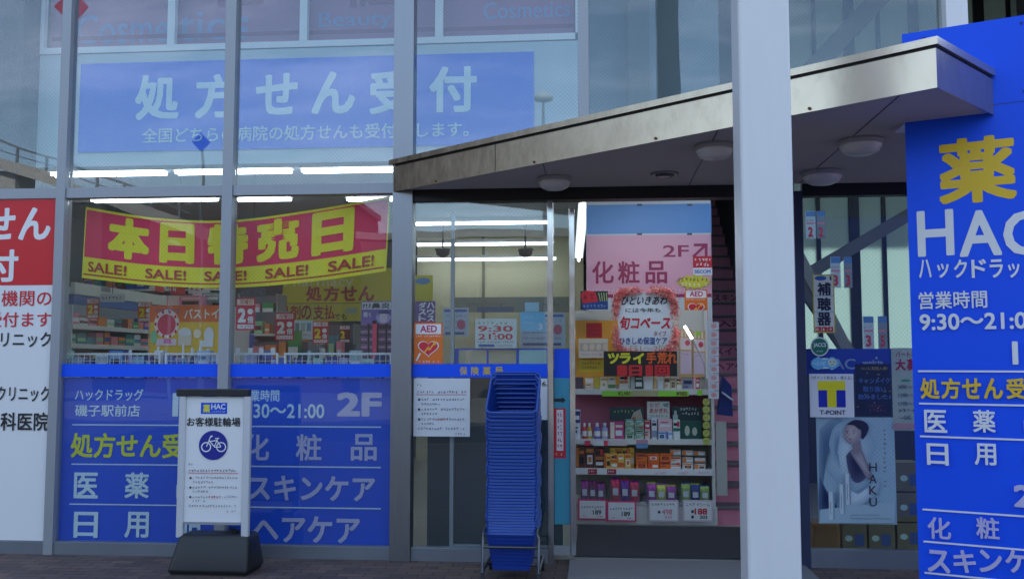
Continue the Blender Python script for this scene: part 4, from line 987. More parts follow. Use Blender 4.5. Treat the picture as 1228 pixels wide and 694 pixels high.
for k in range(4): on(724 + 8.2 * k, 732 + 8.2 * k, 543.5, RY + .01, z0, .05, C(222, 176, 80), 'yellow orange carton in the front row of four on the third rack shelf', 'carton', GC, C(206, 96, 40))
for k in range(4): on(731 + 7.4 * k, 738 + 7.4 * k, 536.5, RY + .10, z0, .05, C(232, 190, 50), 'yellow carton in the back row of four on the third rack shelf', 'carton', GC, C(206, 130, 40))
for k in range(6):
    a, y = 762 + 14.2 * (k % 3), (552.5, 543.5)[k // 3]
    on(a, a + 13.8, y, RY + .02, z0 + (k // 3) * .074, .08, C(224, 110, 34), 'orange carton in the two layer pile in the middle of the third rack shelf', 'carton', GC, C(196, 70, 28))
for k in range(9):
    a = 803 + 14.6 * (k % 3); j = k // 3
    on(a, a + 13, (554, 547, 539)[j] + (k % 3), RY + .02 + .03 * j, z0 + j * .062, .06, C(206, 206, 200), 'white and orange carton piled at the right of the third rack shelf', 'carton', GC, C(222, 120, 40))
# bottom bins
z0 = zsh[3] + .001
bins = ((694, 727, 579, (150, 60, 140), (120, 40, 90), 'violet', 'leftmost clear bin of violet bags on the bottom rack shelf'), (730, 768, 577, (214, 50, 90), (110, 40, 150), 'crimson', 'clear bin of crimson bags on the bottom rack shelf'),
        (773, 812, 582, (170, 70, 160), (200, 206, 90), 'purple and lime', 'clear bin of purple and lime bags on the bottom rack shelf'), (814, 852, 582, (150, 180, 90), (40, 50, 130), 'green', 'rightmost clear bin of green bags on the bottom rack shelf'))
for a, c, y, c1, c2, nm, lb in bins:
    x0, x1 = X(a, 590, RY - .05), X(c, 590, RY - .05); z1 = Z((a + c) / 2, y + 3, RY - .05); y0 = RY - .05
    t = thing('clear_bin', lb, 'bin', ((x0 + x1) / 2, y0 + .1, z0), 'clear bins on the bottom rack shelf')
    b = MB(); b.box(x0, x1, y0, y0 + .004, z0, z1, acryl); put('front_panel', b, t)
    for xx in (x0, x1 - .004): b = MB(); b.box(xx, xx + .004, y0 + .0045, y0 + .25, z0, z1 + .03, acryl); put('side_panel', b, t)
    b = MB(); b.box(x0 + .0045, x1 - .0045, y0 + .0045, y0 + .25, z0, z0 + .004, acryl); put('bin_floor', b, t)
    for k in range(6):
        w_ = (c - a - 4) / 3; px = a + 2 + w_ * (k % 3)
        on(px, px + w_ * .95, y - 2 + (k % 3) * 1.5 - 2 * (k // 3), y0 + .02 + .07 * (k // 3), z0 + .006, .05, C(*(c1 if (k % 2 == 0) else c2)), nm + ' bag standing in its clear bin on the bottom rack shelf', 'bag', GD, white_ink, 'product_bag', 'pouch')
# price cards
for k, (a, y0, c, y1, lb) in enumerate(((693, 598, 728, 623, 'leftmost pink framed price card on the rack reading 189'), (727.5, 600, 763, 625, 'second pink framed price card on the rack reading 189'), (778, 599, 814, 625, 'pale framed price card on the rack reading 498'), (819, 599, 855, 625, 'rightmost price card on the rack reading 188'))):
    o, pr = board('price_card', lb, 'price card', PY(RY - .06 - .004 * k), (a, y0, c, y1), .0015, C(206, 66, 110) if k < 2 else C(206, 190, 200), 'price cards at the foot of the rack')
    pr.rect((a + 2, y0 + 2, c - 2, y1 - 2), C(220, 222, 222)); ink = C(70, 60, 80)
    if k < 2: pr.fine(a + 4, c - 4, y0 + 8, 3, ink, seed=k); pr.text('189', (a + 18, y0 + 13, a + 28, y0 + 18.5), black_ink, .02); pr.fine(a + 24, c - 4, y0 + 20, 2, ink); pr.fine(a + 6, a + 10, y0 + 19, 2, ink)
    elif k == 2: pr.fine(a + 3, c - 3, y0 + 4, 3.4, ink); pr.text('498', (a + 16, y0 + 11, a + 28, y0 + 17.5), C(214, 110, 130), .01); pr.text('535', (a + 19, y0 + 19, a + 28, y0 + 22), C(214, 110, 130)); pr.rect((a + 11, y0 + 13, a + 14, y0 + 16), ink)
    else: pr.text('ニベア クリーム', (a + 3, y0 + 3.5, c - 4, y0 + 7.5), black_ink, .01); pr.text('188', (a + 14, y0 + 10, a + 29, y0 + 17.5), red_ink, .03); pr.text('203', (a + 20, y0 + 18.5, a + 29, y0 + 22.5), black_ink, .02); pr.rect((a + 10, y0 + 12, a + 13, y0 + 15.5), ink); pr.rect((a + 10, y0 + 18.5, a + 13, y0 + 22), ink)
    pr.done(o)
# cards and stock on the upper rack
HP = PY(RB - .02)
o, pr = board('wall_panel', 'orange backing panel at the left of the upper rack', 'board', HP, (690, 384, 742, 462), .004, C(214, 150, 50)); pr.rect((703, 387, 722, 405), C(190, 36, 44)); [pr.fine(705, 720, 389 + 5 * k, 3.6, C(120, 20, 30), seed=k) for k in range(3)]; pr.rect((694, 431, 724, 446), C(206, 176, 50)); pr.fine(698, 720, 434, 3, C(90, 70, 40)); pr.fine(698, 718, 439, 3, C(90, 70, 40)); pr.done(o)
o, pr = board('photo_card', 'pale card with soft product photographs at the left of the upper rack', 'card', PY(RB - .10), (694, 406, 729, 429), .002, C(206, 198, 186)); pr.rect((695, 411, 728, 421), C(176, 164, 152)); [pr.disc(702 + 8 * k, 416, 3, 4, C(210, 190, 170)) for k in range(4)]; pr.fine(697, 726, 423, 3, C(200, 120, 130)); pr.fine(697, 726, 407, 2.6, C(200, 190, 120)); pr.done(o)
# pink feathered card
FPL = PY(1.60)
o, pr = board('handwritten_card', 'white handwritten card with a fluffy pink border hanging above the rack', 'card', FPL, (741, 350, 806, 422), .004, C(212, 218, 224))
hw = C(40, 34, 46)
pr.text('ひといきあわ', (744, 355, 799, 365.5), hw, .03, slant=.05); pr.text('には今年も', (750, 369, 792, 374.5), hw, .012); pr.text('旬コベース', (742, 379, 803, 395), C(200, 36, 52), .035, slant=.04); pr.text('タイプ', (784, 397, 799, 403), C(170, 40, 60), .01)
pr.text('ひきしめ保湿ケア', (743, 404, 800, 413), C(30, 70, 150), .02); pr.text('1日1～2回', (750, 414, 800, 421), C(160, 150, 100)); pr.done(o, 'lettering')
b = MB(); pkf = [M('pink_feather_a', (248, 150, 144), .9, 0, .12, 14), M('pink_feather_b', (252, 186, 172), .9, 0, .12, 14), M('pink_feather_c', (240, 110, 112), .9, 0, .12, 14)]
rn = random.Random(4); ccx, ccy = 773.5, 386
u0, v0, u1, v1 = FPL.rect(738.5, 349, 809, 424); um, vm = (u0 + u1) / 2, (v0 + v1) / 2
for k in range(5200):
    t_ = rn.uniform(0, 2 * math.pi); e = 4.2; cx_ = math.copysign(abs(math.cos(t_)) ** (2 / e), math.cos(t_)); cz_ = math.copysign(abs(math.sin(t_)) ** (2 / e), math.sin(t_))
    s_ = rn.gauss(.006, .017); px_ = um + cx_ * ((u1 - u0) / 2 + s_); pz_ = vm + cz_ * ((v1 - v0) / 2 + s_)
    if pz_ < vm - (v1 - v0) * .52: continue
    c0 = Vector((px_, 1.585 + rn.uniform(-.03, .012), pz_)); d = Vector((rn.gauss(0, 1), rn.gauss(0, .7), rn.gauss(0, 1))).normalized() * rn.uniform(.010, .026); w_ = d.cross(Vector((rn.gauss(0, 1), rn.gauss(0, 1), rn.gauss(0, 1))))  .normalized() * .006
    b.add([c0 - w_, c0 + w_, c0 + d + w_ * .3, c0 + d - w_ * .3], [(0, 1, 2, 3)], rn.choice(pkf))
prop(put('feather_boa', b, o), 'fluffy pink feather border of the card')
# black hand care card
o, pr = board('header_card', 'black card with yellow and red hand care lettering above the top rack shelf', 'card', PY(1.53), (724, 421, 812, 451), .004, C(30, 26, 24))
ylw, org = C(226, 220, 40), C(226, 96, 30)
for ch, a in zip('ツライ', (729, 743, 759)): pr.text(ch, (a, 423, a + 13.5, 436), ylw, .05)
for ch, a in zip('手荒れ', (775, 788, 800)): pr.text(ch, (a, 422, a + 12, 436), org, .04)
for ch, a, c in (('1', 740, 752), ('日', 754, 770), ('1', 774, 783), ('回', 785, 803)): pr.text(ch, (a, 437.5, c, 451), C(214, 40, 44), .05)
pr.done(o, 'lettering')
o, pr = board('ragged_card', 'red, black and blue cut out card at the upper left of the rack', 'card', PY(1.9), (696, 349, 729, 371), .002, C(34, 40, 60)); pr.pxpoly([(696, 353), (702, 348), (714, 350), (718, 363), (699, 364)], C(190, 36, 50)); pr.pxpoly([(697, 364), (729, 360), (729, 371), (699, 371)], C(30, 60, 130)); [pr.line(718 + 3 * k, 351, 720 + 2.6 * k, 361, 1.1, C(160, 180, 110)) for k in range(4)]; pr.fine(699, 716, 352, 8, C(120, 16, 30)); pr.fine(699, 727, 365, 4, C(120, 150, 190)); pr.done(o)
o, pr = board('aed_sticker', 'orange and white AED sticker with a red heart on the white wall behind the rack', 'sticker', PY(PW - .002), (821, 347, 848.5, 384), .0015, C(226, 112, 30), 'orange AED stickers'); aed(pr, 821, 347, 848.5, 384); pr.done(o)
for k, (a, y0, c, y1) in enumerate(((815, 395, 830, 452), (831, 397, 846, 452))):
    o, pr = board('hanging_pack', ('left', 'right')[k] + ' tan card of hand packs hanging under the AED sticker on the rack', 'pack', PY(RB - .03), (a, y0, c, y1), .012, C(196, 160, 110)); pr.rect((a + 1, y0 + 10, c - 1, y0 + 24), C(214, 196, 196)); pr.disc((a + c) / 2 + 2, y0 + 16, 3, 3.4, C(200, 70, 90)); pr.rect((a + 1, y0 + 26, c - 1, y1 - 4), C(196, 178, 196)); pr.fine(a + 2, c - 2, y0 + 28, 3, C(150, 110, 150)); [pr.rect((a + 2 + 4 * q_, y0 + 1, a + 4 + 4 * q_, y0 + 9), C(222, 206, 180)) for q_ in range(3)]; pr.rect((a + 3, y0 + 0.5, c - 6, y0 + 5), C(150, 210, 60)) if k else None; pr.done(o)
for k in range(9):
    y = 386 + 10.3 * k
    o, pr = board('hanging_pack', 'small white packet in the strip hanging at the right edge of the rack', 'pack', PY(1.57), (849.5, y, 862, y + 9.6), .012, C(206, 204, 214), 'white packets on the hanging strip'); pr.disc(856, y + 5, 3.4, 2.6, C(206, 150, 150)); pr.fine(851, 861, y + .8, 1.8, C(130, 130, 150), seed=k); pr.done(o)
for k in range(6):
    o, pr = board('round_tag', 'round yellow green tag in the chain down the right side of the rack', 'tag', PY(1.60), (843.5, 478 + 9.4 * k, 850.5, 485 + 9.4 * k), .002, C(150, 160, 80), 'round tags on the rack side')
    pr.disc(847, 481.5 + 9.4 * k, 4.4, 4.4, C(172, 180, 86), 20); pr.fine(844.5, 849.5, 480 + 9.4 * k, 2.4, C(90, 100, 50), seed=k); pr.done(o)
# panel wall print: blue strip, pink cosmetics sign
WP = PY(PW - .001)
o, pr = board('cosmetics_sign', 'pink cosmetics sign with an arrow to the second floor on the white entrance wall', 'sign', WP, (703.5, 282, 853, 357), .004, M('pink_sign_sheet', (214, 158, 178), .4, 0, .06, 1.2))
plum = C(150, 42, 84)
pr.rect((703.5, 352.5, 853, 356.5), plum); pr.text('2F', (795, 294, 826, 308), plum, .012)
pr.line(831, 308, 846, 294, 3.2, plum); pr.rect((832, 292, 848.5, 295.4), plum); pr.rect((845, 292, 848.5, 308), plum)
for ch, a in zip('化粧品', (710, 741, 774)): pr.text(ch, (a, 313, a + 26, 340), plum, .02)
pr.fine(704, 852, 346, 4, C(226, 190, 204), cell=5); pr.done(o, 'lettering')
o, pr = board('wall_panel', 'plain pale blue panel on the white wall above the pink cosmetics sign', 'panel', WP, (703.5, 245, 853, 280), .004, C(96, 146, 206))
for a in (764, 824):
    for y in (244.5, 279.5): pr.rect((a, y, a + 6, y + 2.4), C(70, 80, 96))
pr.done(o)
o, pr = board('security_sticker', 'small red and white security sticker at the right edge of the pink cosmetics sign', 'sticker', PY(PW - .0085), (831, 307, 854, 330), .001, C(214, 218, 226)); pr.rect((831, 307, 854, 321), C(190, 30, 46)); pr.fine(833, 852, 309.5, 4, white_ink); pr.fine(835, 850, 315, 4, white_ink); pr.text('SECOM', (833, 323.5, 852, 327.5), C(40, 80, 170), .02); pr.done(o)
b = MB(); pl = PY(PW - .012); pts = []
for k in range(28): a = 2 * math.pi * k / 28; rr = 1 if k % 2 else .68; pts.append(pl.uv(832.5 + 23 * rr * math.cos(a), 338 - 9.5 * rr * math.sin(a)))
n_ = len(pts); b.add([pl.pt(u, v, .002) for u, v in pts] + [pl.pt(u, v, 0) for u, v in pts], [tuple(range(n_)), tuple(range(2 * n_ - 1, n_ - 1, -1))] + [(i, i + n_, (i + 1) % n_ + n_, (i + 1) % n_) for i in range(n_)], C(206, 196, 60))
o = put('starburst_card', b); prop(o, 'yellow starburst card at the lower right of the pink cosmetics sign', 'card'); pr = Print(pl, .003); pr.fine(812, 852, 333, 4.6, C(90, 80, 40)); pr.fine(816, 850, 339, 4.6, C(226, 220, 200)); pr.done(o)
# things beside the rack
px = X(861, 500, 1.9)
b = MB(); b.box(X(859, 560, 1.72), X(872, 560, 1.72), 1.72, 1.74, Z(866, 594, 1.72), Z(866, 505, 1.72), C(176, 178, 172), .003); o = put('leaning_board', b); prop(o, 'narrow pale board standing against the right side of the rack', 'board')
b = MB(); q_ = [P(861, 497, 1.68), P(879, 499, 1.68), P(877, 462, 1.68), P(866, 450, 1.68)]
b.add([w for w in q_] + [w + Vector((0, .12, 0)) for w in q_], [(0, 1, 2, 3), (7, 6, 5, 4)] + [(i, i + 4, (i + 1) % 4 + 4, (i + 1) % 4) for i in range(4)], C(24, 44, 110)); o = put('hanging_bag', b); prop(o, 'dark blue bag with a pale strap hanging at the right side of the rack', 'bag')
b = MB(); a_, c_ = P(865, 470, 1.672), P(879, 480, 1.672); b.tube([a_, c_], .012, C(170, 180, 200), 6); put('strap', b, o)

# ================================================================ INSIDE THE LEFT WINDOWS
# white wire rails along the glass
wire = M('white_wire', (214, 216, 216), .4, 0, .04, 6)
GL = PY(.16)
def wire_rail(px0, px1, label):
    u0, u1 = GL.uv(px0, 430)[0], GL.uv(px1, 430)[0]; z1 = GL.uv(270, 423)[1]; z0 = 1.30
    t = thing('wire_rail', label, 'rail', ((u0 + u1) / 2, .16, z0), 'white wire rails along the window')
    b = MB(); b.box(u0, u1, .152, .168, z1 - .016, z1, wire); put('top_rail', b, t)
    for x in (u0, u1 - .018): b = MB(); b.box(x, x + .018, .151, .169, z0, z1 - .0165, wire); put('end_post', b, t)
    b = MB(); n = int((u1 - u0) / .05)
    for i in range(1, n): x = u0 + (u1 - u0) * i / n; b.box(x - .0022, x + .0022, .158, .162, z0, z1 - .016, wire)
    for j in range(1, 6): z = z1 - .016 - j * .05; b.box(u0 + .018, u1 - .018, .1625, .166, z - .002, z + .002, wire)
    put('wire_grid', b, t)
wire_rail(66, 193, 'white wire rail behind the glass at the far left window'); wire_rail(198, 262, 'short white wire rail behind the glass under the orange toilet poster')
wire_rail(279, 334, 'short white wire rail with knobs behind the glass right of the second mullion'); wire_rail(341, 470, 'white wire rail behind the glass left of the wide steel mullion')
for k, px in enumerate((284, 299, 312, 326)):
    b = MB(); x, z = GL.uv(px + 1.5, 421); b.box(x - .018, x + .018, .150, .17, GL.uv(270, 423)[1] + .0005, GL.uv(270, 417)[1], wire, .003)
    prop(put('rail_clip', b), 'small white clip on top of the short wire rail right of the second mullion', 'clip', 'clips on the wire rail')
b = MB(); b.box(XL + .3, mC[0] - .02, .10, .62, 1.27, 1.298, rack_w); o = put('window_shelf', b); prop(o, 'long white shelf inside the window carrying packs and wire rails', 'shelf')
for x in (-5.2, -3.7, -2.2): b = MB(); b.box(x, x + .04, .2, .58, .021, 1.269, rack_w); put('support', b, o)
zw = 1.2985
rn = random.Random(12); pal = [('white', (206, 212, 216)), ('pale blue', (150, 180, 214)), ('mid blue', (70, 110, 180)), ('navy', (36, 50, 120)), ('silver', (170, 178, 186)), ('mint', (160, 200, 190)), ('lilac', (176, 168, 206))]
px = 68; k = 0
while px < 466:
    if 256 < px < 279: px = 280
    w_ = rn.uniform(9, 17); nm, cc = pal[rn.randrange(len(pal))]
    if 82 < px < 195: nm, cc = pal[(2, 1, 3, 0, 2)[k % 5]]
    st_ = 'bottle' if rn.random() < .22 else 'box'
    w_ = min(w_, 9.5) if st_ == 'bottle' else w_
    part_ = 'left window' if px < 258 else 'middle window'
    fl = 'bottle' if st_ == 'bottle' else 'carton'
    place = ('near its left end' if (px < 120 or 279 < px < 330) else 'near its right end' if (px > 420 or 215 < px < 260) else 'about half way along')
    yy = .24 + rn.uniform(0, .03)
    on(px, px + w_, rn.uniform(425, 431) if k % 4 else 420, yy, zw, rn.uniform(.06, .1), C(*cc), f'{nm} {fl} behind the wire rail of the {part_}, {place}', fl, 'packs behind the window rails', C(*pal[rn.randrange(7)][1]), 'product_' + ('bottle' if st_ == 'bottle' else 'box'), st_)
    px += w_ + rn.uniform(.4, 2.5); k += 1

# slanted gondola seen through the far left window
ga, gb = P(86, 385, .9), P(203, 385, 2.9)
gv = Vector((gb.x - ga.x, gb.y - ga.y, 0)); gl_ = gv.length; GP = Plane((ga.x, ga.y), math.degrees(math.atan2(gv.y, gv.x)))
gon = thing('shelf_unit', 'tall slanting shelf unit of small packs inside the far left window', 'shelf unit', ((ga.x + gb.x) / 2, (ga.y + gb.y) / 2, .02))
gz = [1.30, 1.54, 1.73, 1.91]; gtop = 2.31
b = MB(); b.slab(GP, 0, .02, gl_, gtop, -.36, -.34, M('gondola_back', (150, 156, 160), .6, 0, .05, 3)); put('back_panel', b, gon)
b = MB(); b.slab(GP, 0, gtop - .11, gl_, gtop, -.02, .02, M('gondola_header', (188, 190, 180), .5, 0, .05, 3)); h_ = put('header_board', b, gon)
pr = Print(GP, .021); pr.rect((119, 344, 130, 350), C(120, 120, 116)); pr.fine(160, 180, 341, 3, C(90, 100, 96)); pr.rect((183, 343, 195, 350), C(180, 40, 40)); pr.done(h_)
b = MB(); b.slab(GP, 0, gtop - .20, gl_, gtop - .111, -.05, .01, M('gondola_blue_edge', (70, 100, 160), .5, 0, .05, 3)); put('light_pelmet', b, gon)
for z in gz: b = MB(); b.slab(GP, .01, z - .03, gl_ - .01, z, -.339, 0, rack_w); s_ = put('shelf', b, gon); b = MB(); b.slab(GP, .01, z - .035, gl_ - .01, z + .008, .0005, .006, C(176, 170, 90) if z == gz[1] else rack_w); put('price_rail', b, s_)
for u in (0, gl_ - .02): b = MB(); b.slab(GP, u, .02, u + .02 if u == 0 else gl_ + .06, gtop - .21, -.338, .0, C(196, 200, 204)); put('end_panel', b, gon)
gpal = [('green', (50, 140, 70)), ('blue', (50, 80, 170)), ('pink', (214, 130, 140)), ('white', (206, 210, 210)), ('dark red', (110, 50, 50)), ('teal', (60, 130, 140)), ('orange', (214, 130, 60)), ('pale green', (150, 190, 140))]
def on_plane(pl, u0, u1, z0, z1, off, dep, mat, label, group, band):
    b = MB(); b.slab(pl, u0, z0, u1, z1, off - dep, off, mat); o = put('product_box', b); prop(o, label, 'carton', group)
    pr = Print(pl, off + .0008); pr.poly([(u0 + .004, z0 + (z1 - z0) * .3), (u1 - .004, z0 + (z1 - z0) * .3), (u1 - .004, z0 + (z1 - z0) * .6), (u0 + .004, z0 + (z1 - z0) * .6)], band); pr.done(o); return o
for i, z in enumerate(gz):
    u = .03
    while u < gl_ - .14:
        w_ = rn.uniform(.08, .17); nm, cc = gpal[rn.randrange(8)]
        on_plane(GP, u, u + w_, z + .001, z + rn.uniform(.07, .135), -.03, .12, C(*cc), f'{nm} pack on the {("lowest", "second", "third", "top")[i]} visible shelf of the slanting unit in the left window', 'packs on the slanting shelf unit', C(*gpal[rn.randrange(8)][1]))
        u += w_ + rn.uniform(.005, .03)

def points_card(px0, y0, px1, y1, Y, c1, cnum, label, tilt=0):
    o, pr = board('points_card', label, 'card', PY(Y), (px0, y0, px1, y1), .002, C(*c1), 'double points cards'); w, h = px1 - px0, y1 - y0; f = lambda a, b, c, d: (px0 + a * w, y0 + b * h, px0 + c * w, y0 + d * h)
    pr.rect(f(.06, .04, .94, .22), C(222, 214, 214)); pr.text('月曜日', f(.2, .06, .86, .2), C(190, 40, 60), .01)
    pr.text('2', f(.10, .32, .52, .76), C(*cnum), .05)
    if w > 14: pr.disc(px0 + .75 * w, y0 + .42 * h, w * .15, w * .15, white_ink, 16); pr.text('倍', f(.60, .56, .92, .78), white_ink, .03)
    pr.rect(f(.08, .82, .92, .95), C(222, 214, 214)); pr.fine(px0 + .1 * w, px1 - .1 * w, y0 + .84 * h, .09 * h, C(190, 60, 70)); pr.done(o)
points_card(283, 357, 306, 396, .45, (196, 36, 66), (228, 226, 226), 'largest red double points card, just right of the second mullion')
points_card(330, 375, 353, 408, 1.3, (196, 36, 66), (228, 226, 220), 'red double points card hanging in front of the yellow payment board')
points_card(375, 385, 394, 412, 2.4, (196, 40, 50), (226, 206, 40), 'small red double points card with a yellow figure')
points_card(407, 390, 420, 411, 3.2, (120, 50, 46), (226, 190, 30), 'smallest dark double points card, left of the rack of violet packs')
points_card(104, 358, 119, 382, 1.0, (206, 96, 36), (232, 206, 40), 'orange double points card at the left of the slanting shelf unit')
points_card(165, 362, 182, 386, 1.5, (206, 96, 36), (232, 206, 40), 'orange double points card at the right end of the slanting shelf unit')
# orange poster in the left window
o, pr = board('poster', 'orange and yellow bath and toilet poster inside the left window', 'poster', PY(.62), (179, 366, 275, 426), .003, C(222, 104, 34)); pr.rect((179.5, 386, 274.5, 425), C(224, 180, 40))
pr.text('バストイレ', (221, 370, 274, 382), C(230, 226, 220), .02); pr.disc(200, 388, 15, 17, C(226, 214, 206)); pr.disc(200, 389, 11, 12.5, C(206, 50, 84))
for k in range(10): a = 2 * math.pi * k / 10; pr.disc(200 + 13.2 * math.cos(a), 388.5 + 15 * math.sin(a), 1.5, 2.2, C(206, 44, 60), 8)
pr.fine(187, 216, 369.5, 6, C(60, 110, 190)); pr.rect((214, 398, 230, 414), C(214, 200, 180)); pr.disc(222, 398, 8, 5, C(214, 214, 216)); pr.disc(251, 402, 6, 10, C(216, 218, 222)); pr.rect((240, 408, 256, 416), C(216, 218, 222)); pr.disc(237, 400, 4.6, 5.4, C(232, 214, 190))
pr.rect((188, 406, 212, 414), C(222, 196, 206)); pr.rect((197, 406, 206, 412), C(214, 110, 160)); pr.disc(185, 404, 4, 8, C(120, 190, 140)); pr.done(o)
for k, (a, y0, c, y1, cc, lb) in enumerate(((196, 354, 240, 368, (216, 140, 180), 'pink wrapped pack above the orange poster'), (226, 351, 262, 361, (120, 170, 204), 'pale blue long pack above the orange poster'), (240, 358, 268, 368, (206, 208, 214), 'white pack with blue print above the orange poster'))):
    on(a, c, y0, .75 + .09 * k, Z((a + c) / 2, y1, .75 + .09 * k), .08, C(*cc), lb, 'pack', None, C(226, 200, 214), 'wrapped_pack')
b = MB(); b.box(X(178, 400, .66), X(278, 400, .66), .66, 1.1, .021, min(Z(220, 368, .75), Z(240, 361, .84)) - .002, rack_w, .004); o = put('counter_unit', b); prop(o, 'pale display counter behind the orange bath poster', 'counter')
for k, (a, c, y0, cc) in enumerate(((183, 189, 415, (140, 190, 220)), (214, 219, 412, (222, 224, 224)), (223, 231, 417, (60, 90, 150)), (234, 240, 415, (214, 216, 216)), (242, 250, 418, (120, 180, 200)), (148, 156, 419, (206, 210, 214)), (136, 143, 421, (206, 210, 214)))):
    on(a, c, y0, .36 + .002 * k, zw, .05, C(*cc), ('pale blue bottle left', 'white capped bottle', 'dark blue bottle', 'white bottle', 'sky blue bottle right', 'white bottle left of the orange poster', 'slim white bottle beside the slanting unit')[k] + (' at the foot of the orange poster' if k < 5 else ' standing on the window shelf'), 'bottle', 'bottles at the foot of the orange poster', white_ink, 'product_bottle', 'bottle')
# yellow pharmacy boards at the back
o, pr = board('pharmacy_board', 'yellow pharmacy board with dark red prescription letters deep in the shop', 'sign', PY(6.0), (339, 322, 470, 363), .02, C(196, 184, 30)); pr.text('Pharmacy', (341, 331, 424, 347), C(206, 204, 150), .01)
for ch, a in zip('処方せん', (367, 388, 409, 430)): pr.text(ch, (a, 343, a + 19, 361), C(150, 40, 34), .035)
pr.done(o, 'lettering')
o, pr = board('payment_board', 'yellow board about prescription payment below the pharmacy board', 'sign', PY(5.9), (331, 364, 436, 385), .02, C(190, 178, 60))
for ch, a in zip('調剤の支払', (333, 348, 361, 376, 389)): pr.text(ch, (a, 366, a + 12.5, 383), C(150, 40, 34), .02)
pr.text('でも', (401, 376, 416, 383), black_ink, .01); pr.rect((415, 369, 428, 376), C(150, 160, 140)); pr.done(o, 'lettering')
o, pr = board('poster', 'violet hay fever poster on the right of the middle window', 'poster', PY(.7), (433, 361, 474, 388), .003, C(110, 84, 170)); pr.rect((434, 362, 473, 371), C(206, 206, 224)); pr.text('?!?鼻炎?', (435, 363, 472, 370), C(30, 26, 40), .02); pr.text('軽く', (436, 374, 445, 380), C(220, 214, 230), .02); pr.disc(460, 380, 9, 8, C(170, 150, 206)); pr.disc(460, 381, 5, 6, C(206, 186, 206)); pr.pxpoly([(452, 379), (455, 372), (466, 372), (469, 379), (466, 376), (455, 376)], C(70, 50, 120)); pr.done(o)
vr = thing('violet_rack', 'narrow wire rack of violet packs under the hay fever poster', 'rack', (X(452, 400, .8), .85, zw), None)
b = MB(); b.box(X(428, 400, .8), X(474, 400, .8), .92, .94, zw, Z(450, 386, .9), C(70, 60, 84)); put('back_panel', b, vr); b = MB(); b.box(X(449, 400, .78), X(454, 400, .78), .70, .712, zw, Z(450, 384, .7), C(222, 40, 90)); put('pink_strip', b, vr)
for i in range(5):
    for j in range(4):
        zz0 = 1.60 + i * .068
        o = on(431 + 10.6 * j, 440.5 + 10.6 * j, 500, .79, zz0, .1, C(94, 66, 110), 'violet pack in the narrow rack under the hay fever poster', 'carton', 'violet packs in the narrow rack', None)
        # give every pack its height
        for v in o.data.vertices: v.co.z = v.co.z * (.062 / .015)
        pr = Print(PY(.79)); u0, u1 = X(432 + 10.6 * j, 500, .79), X(439.5 + 10.6 * j, 500, .79); pr.poly([(u0, zz0 + .02), (u1, zz0 + .02), (u1, zz0 + .04), (u0, zz0 + .04)], C(176, 120, 150)); pr.done(o)
# aisles of shelves farther back
def aisle(px0, px1, ytop, Y, rows, label, gname, pal_, seed):
    rn = random.Random(seed); x0, x1 = X(px0, 400, Y), X(px1, 400, Y); zt = Z((px0 + px1) / 2, ytop, Y)
    t = thing('shelf_unit', label, 'shelf unit', ((x0 + x1) / 2, Y + .2, .02))
    b = MB(); b.box(x0, x1, Y + .36, Y + .38, .02, zt if rows > 1 else zt - .08, C(92, 96, 100)); put('back_panel', b, t)
    for x in (x0, x1 - .02): b = MB(); b.box(x, x + .02, Y, Y + .359, .02, zt if rows > 1 else zt - .08, C(120, 124, 128)); put('end_panel', b, t)
    for r in range(rows):
        z = 1.45 + (zt - 1.50) * r / rows; b = MB(); b.box(x0 + .021, x1 - .021, Y + .005, Y + .359, z - .025, z, rack_w); put('shelf', b, t)
        u = x0 + .03; hmax = (zt - 1.5) / rows - .06 if rows > 1 else zt - 1.40
        while u < x1 - .2:
            w_ = rn.uniform(.06, .15); nm, cc = pal_[rn.randrange(len(pal_))]; b = MB(); h_ = hmax * rn.uniform(.55, 1); yo = rn.uniform(.0, .05); b.box(u, u + w_, Y + .03 + yo, Y + .2, z + .001, z + h_, C(*cc)); b.box(u + .006, u + w_ - .006, Y + .0285 + yo, Y + .0295 + yo, z + h_ * .3, z + h_ * rn.uniform(.5, .8), C(*pal_[rn.randrange(len(pal_))][1])); prop(put('product_box', b), f'{nm} box on {gname}', 'carton', 'boxes on ' + gname); u += w_ + rn.uniform(.01, .05)
aisle(284, 332, 352, 4.4, 4, 'dim shelf unit deep in the shop left of the yellow boards', 'the dim shelf unit left of the yellow boards', gpal, 21)
aisle(345, 425, 388, 5.0, 2, 'low shelf unit under the yellow payment board', 'the low shelf unit under the yellow board', gpal, 22)
aisle(288, 372, 400, 2.7, 1, 'waist high shelf of small packs in the middle window behind the wire rail', 'the waist high shelf in the middle window', gpal, 31)
aisle(378, 428, 404, 2.9, 1, 'short shelf of small packs left of the violet rack', 'the short shelf left of the violet rack', gpal, 32)
aisle(276, 336, 372, 3.4, 3, 'dark shelf unit behind the red double points cards', 'the dark shelf unit behind the points cards', gpal, 33)
o, pr = board('wall_chart', 'pale wall chart with small pictures between two red points cards', 'chart', PY(3.2), (352, 384, 376, 407), .003, C(180, 192, 196)); [pr.rect((354 + 7 * k, 387, 359 + 7 * k, 397), C(*c_)) for k, c_ in enumerate(((90, 120, 130), (150, 160, 150), (110, 130, 150)))]; pr.fine(354, 374, 400, 3, C(90, 100, 110)); pr.done(o)
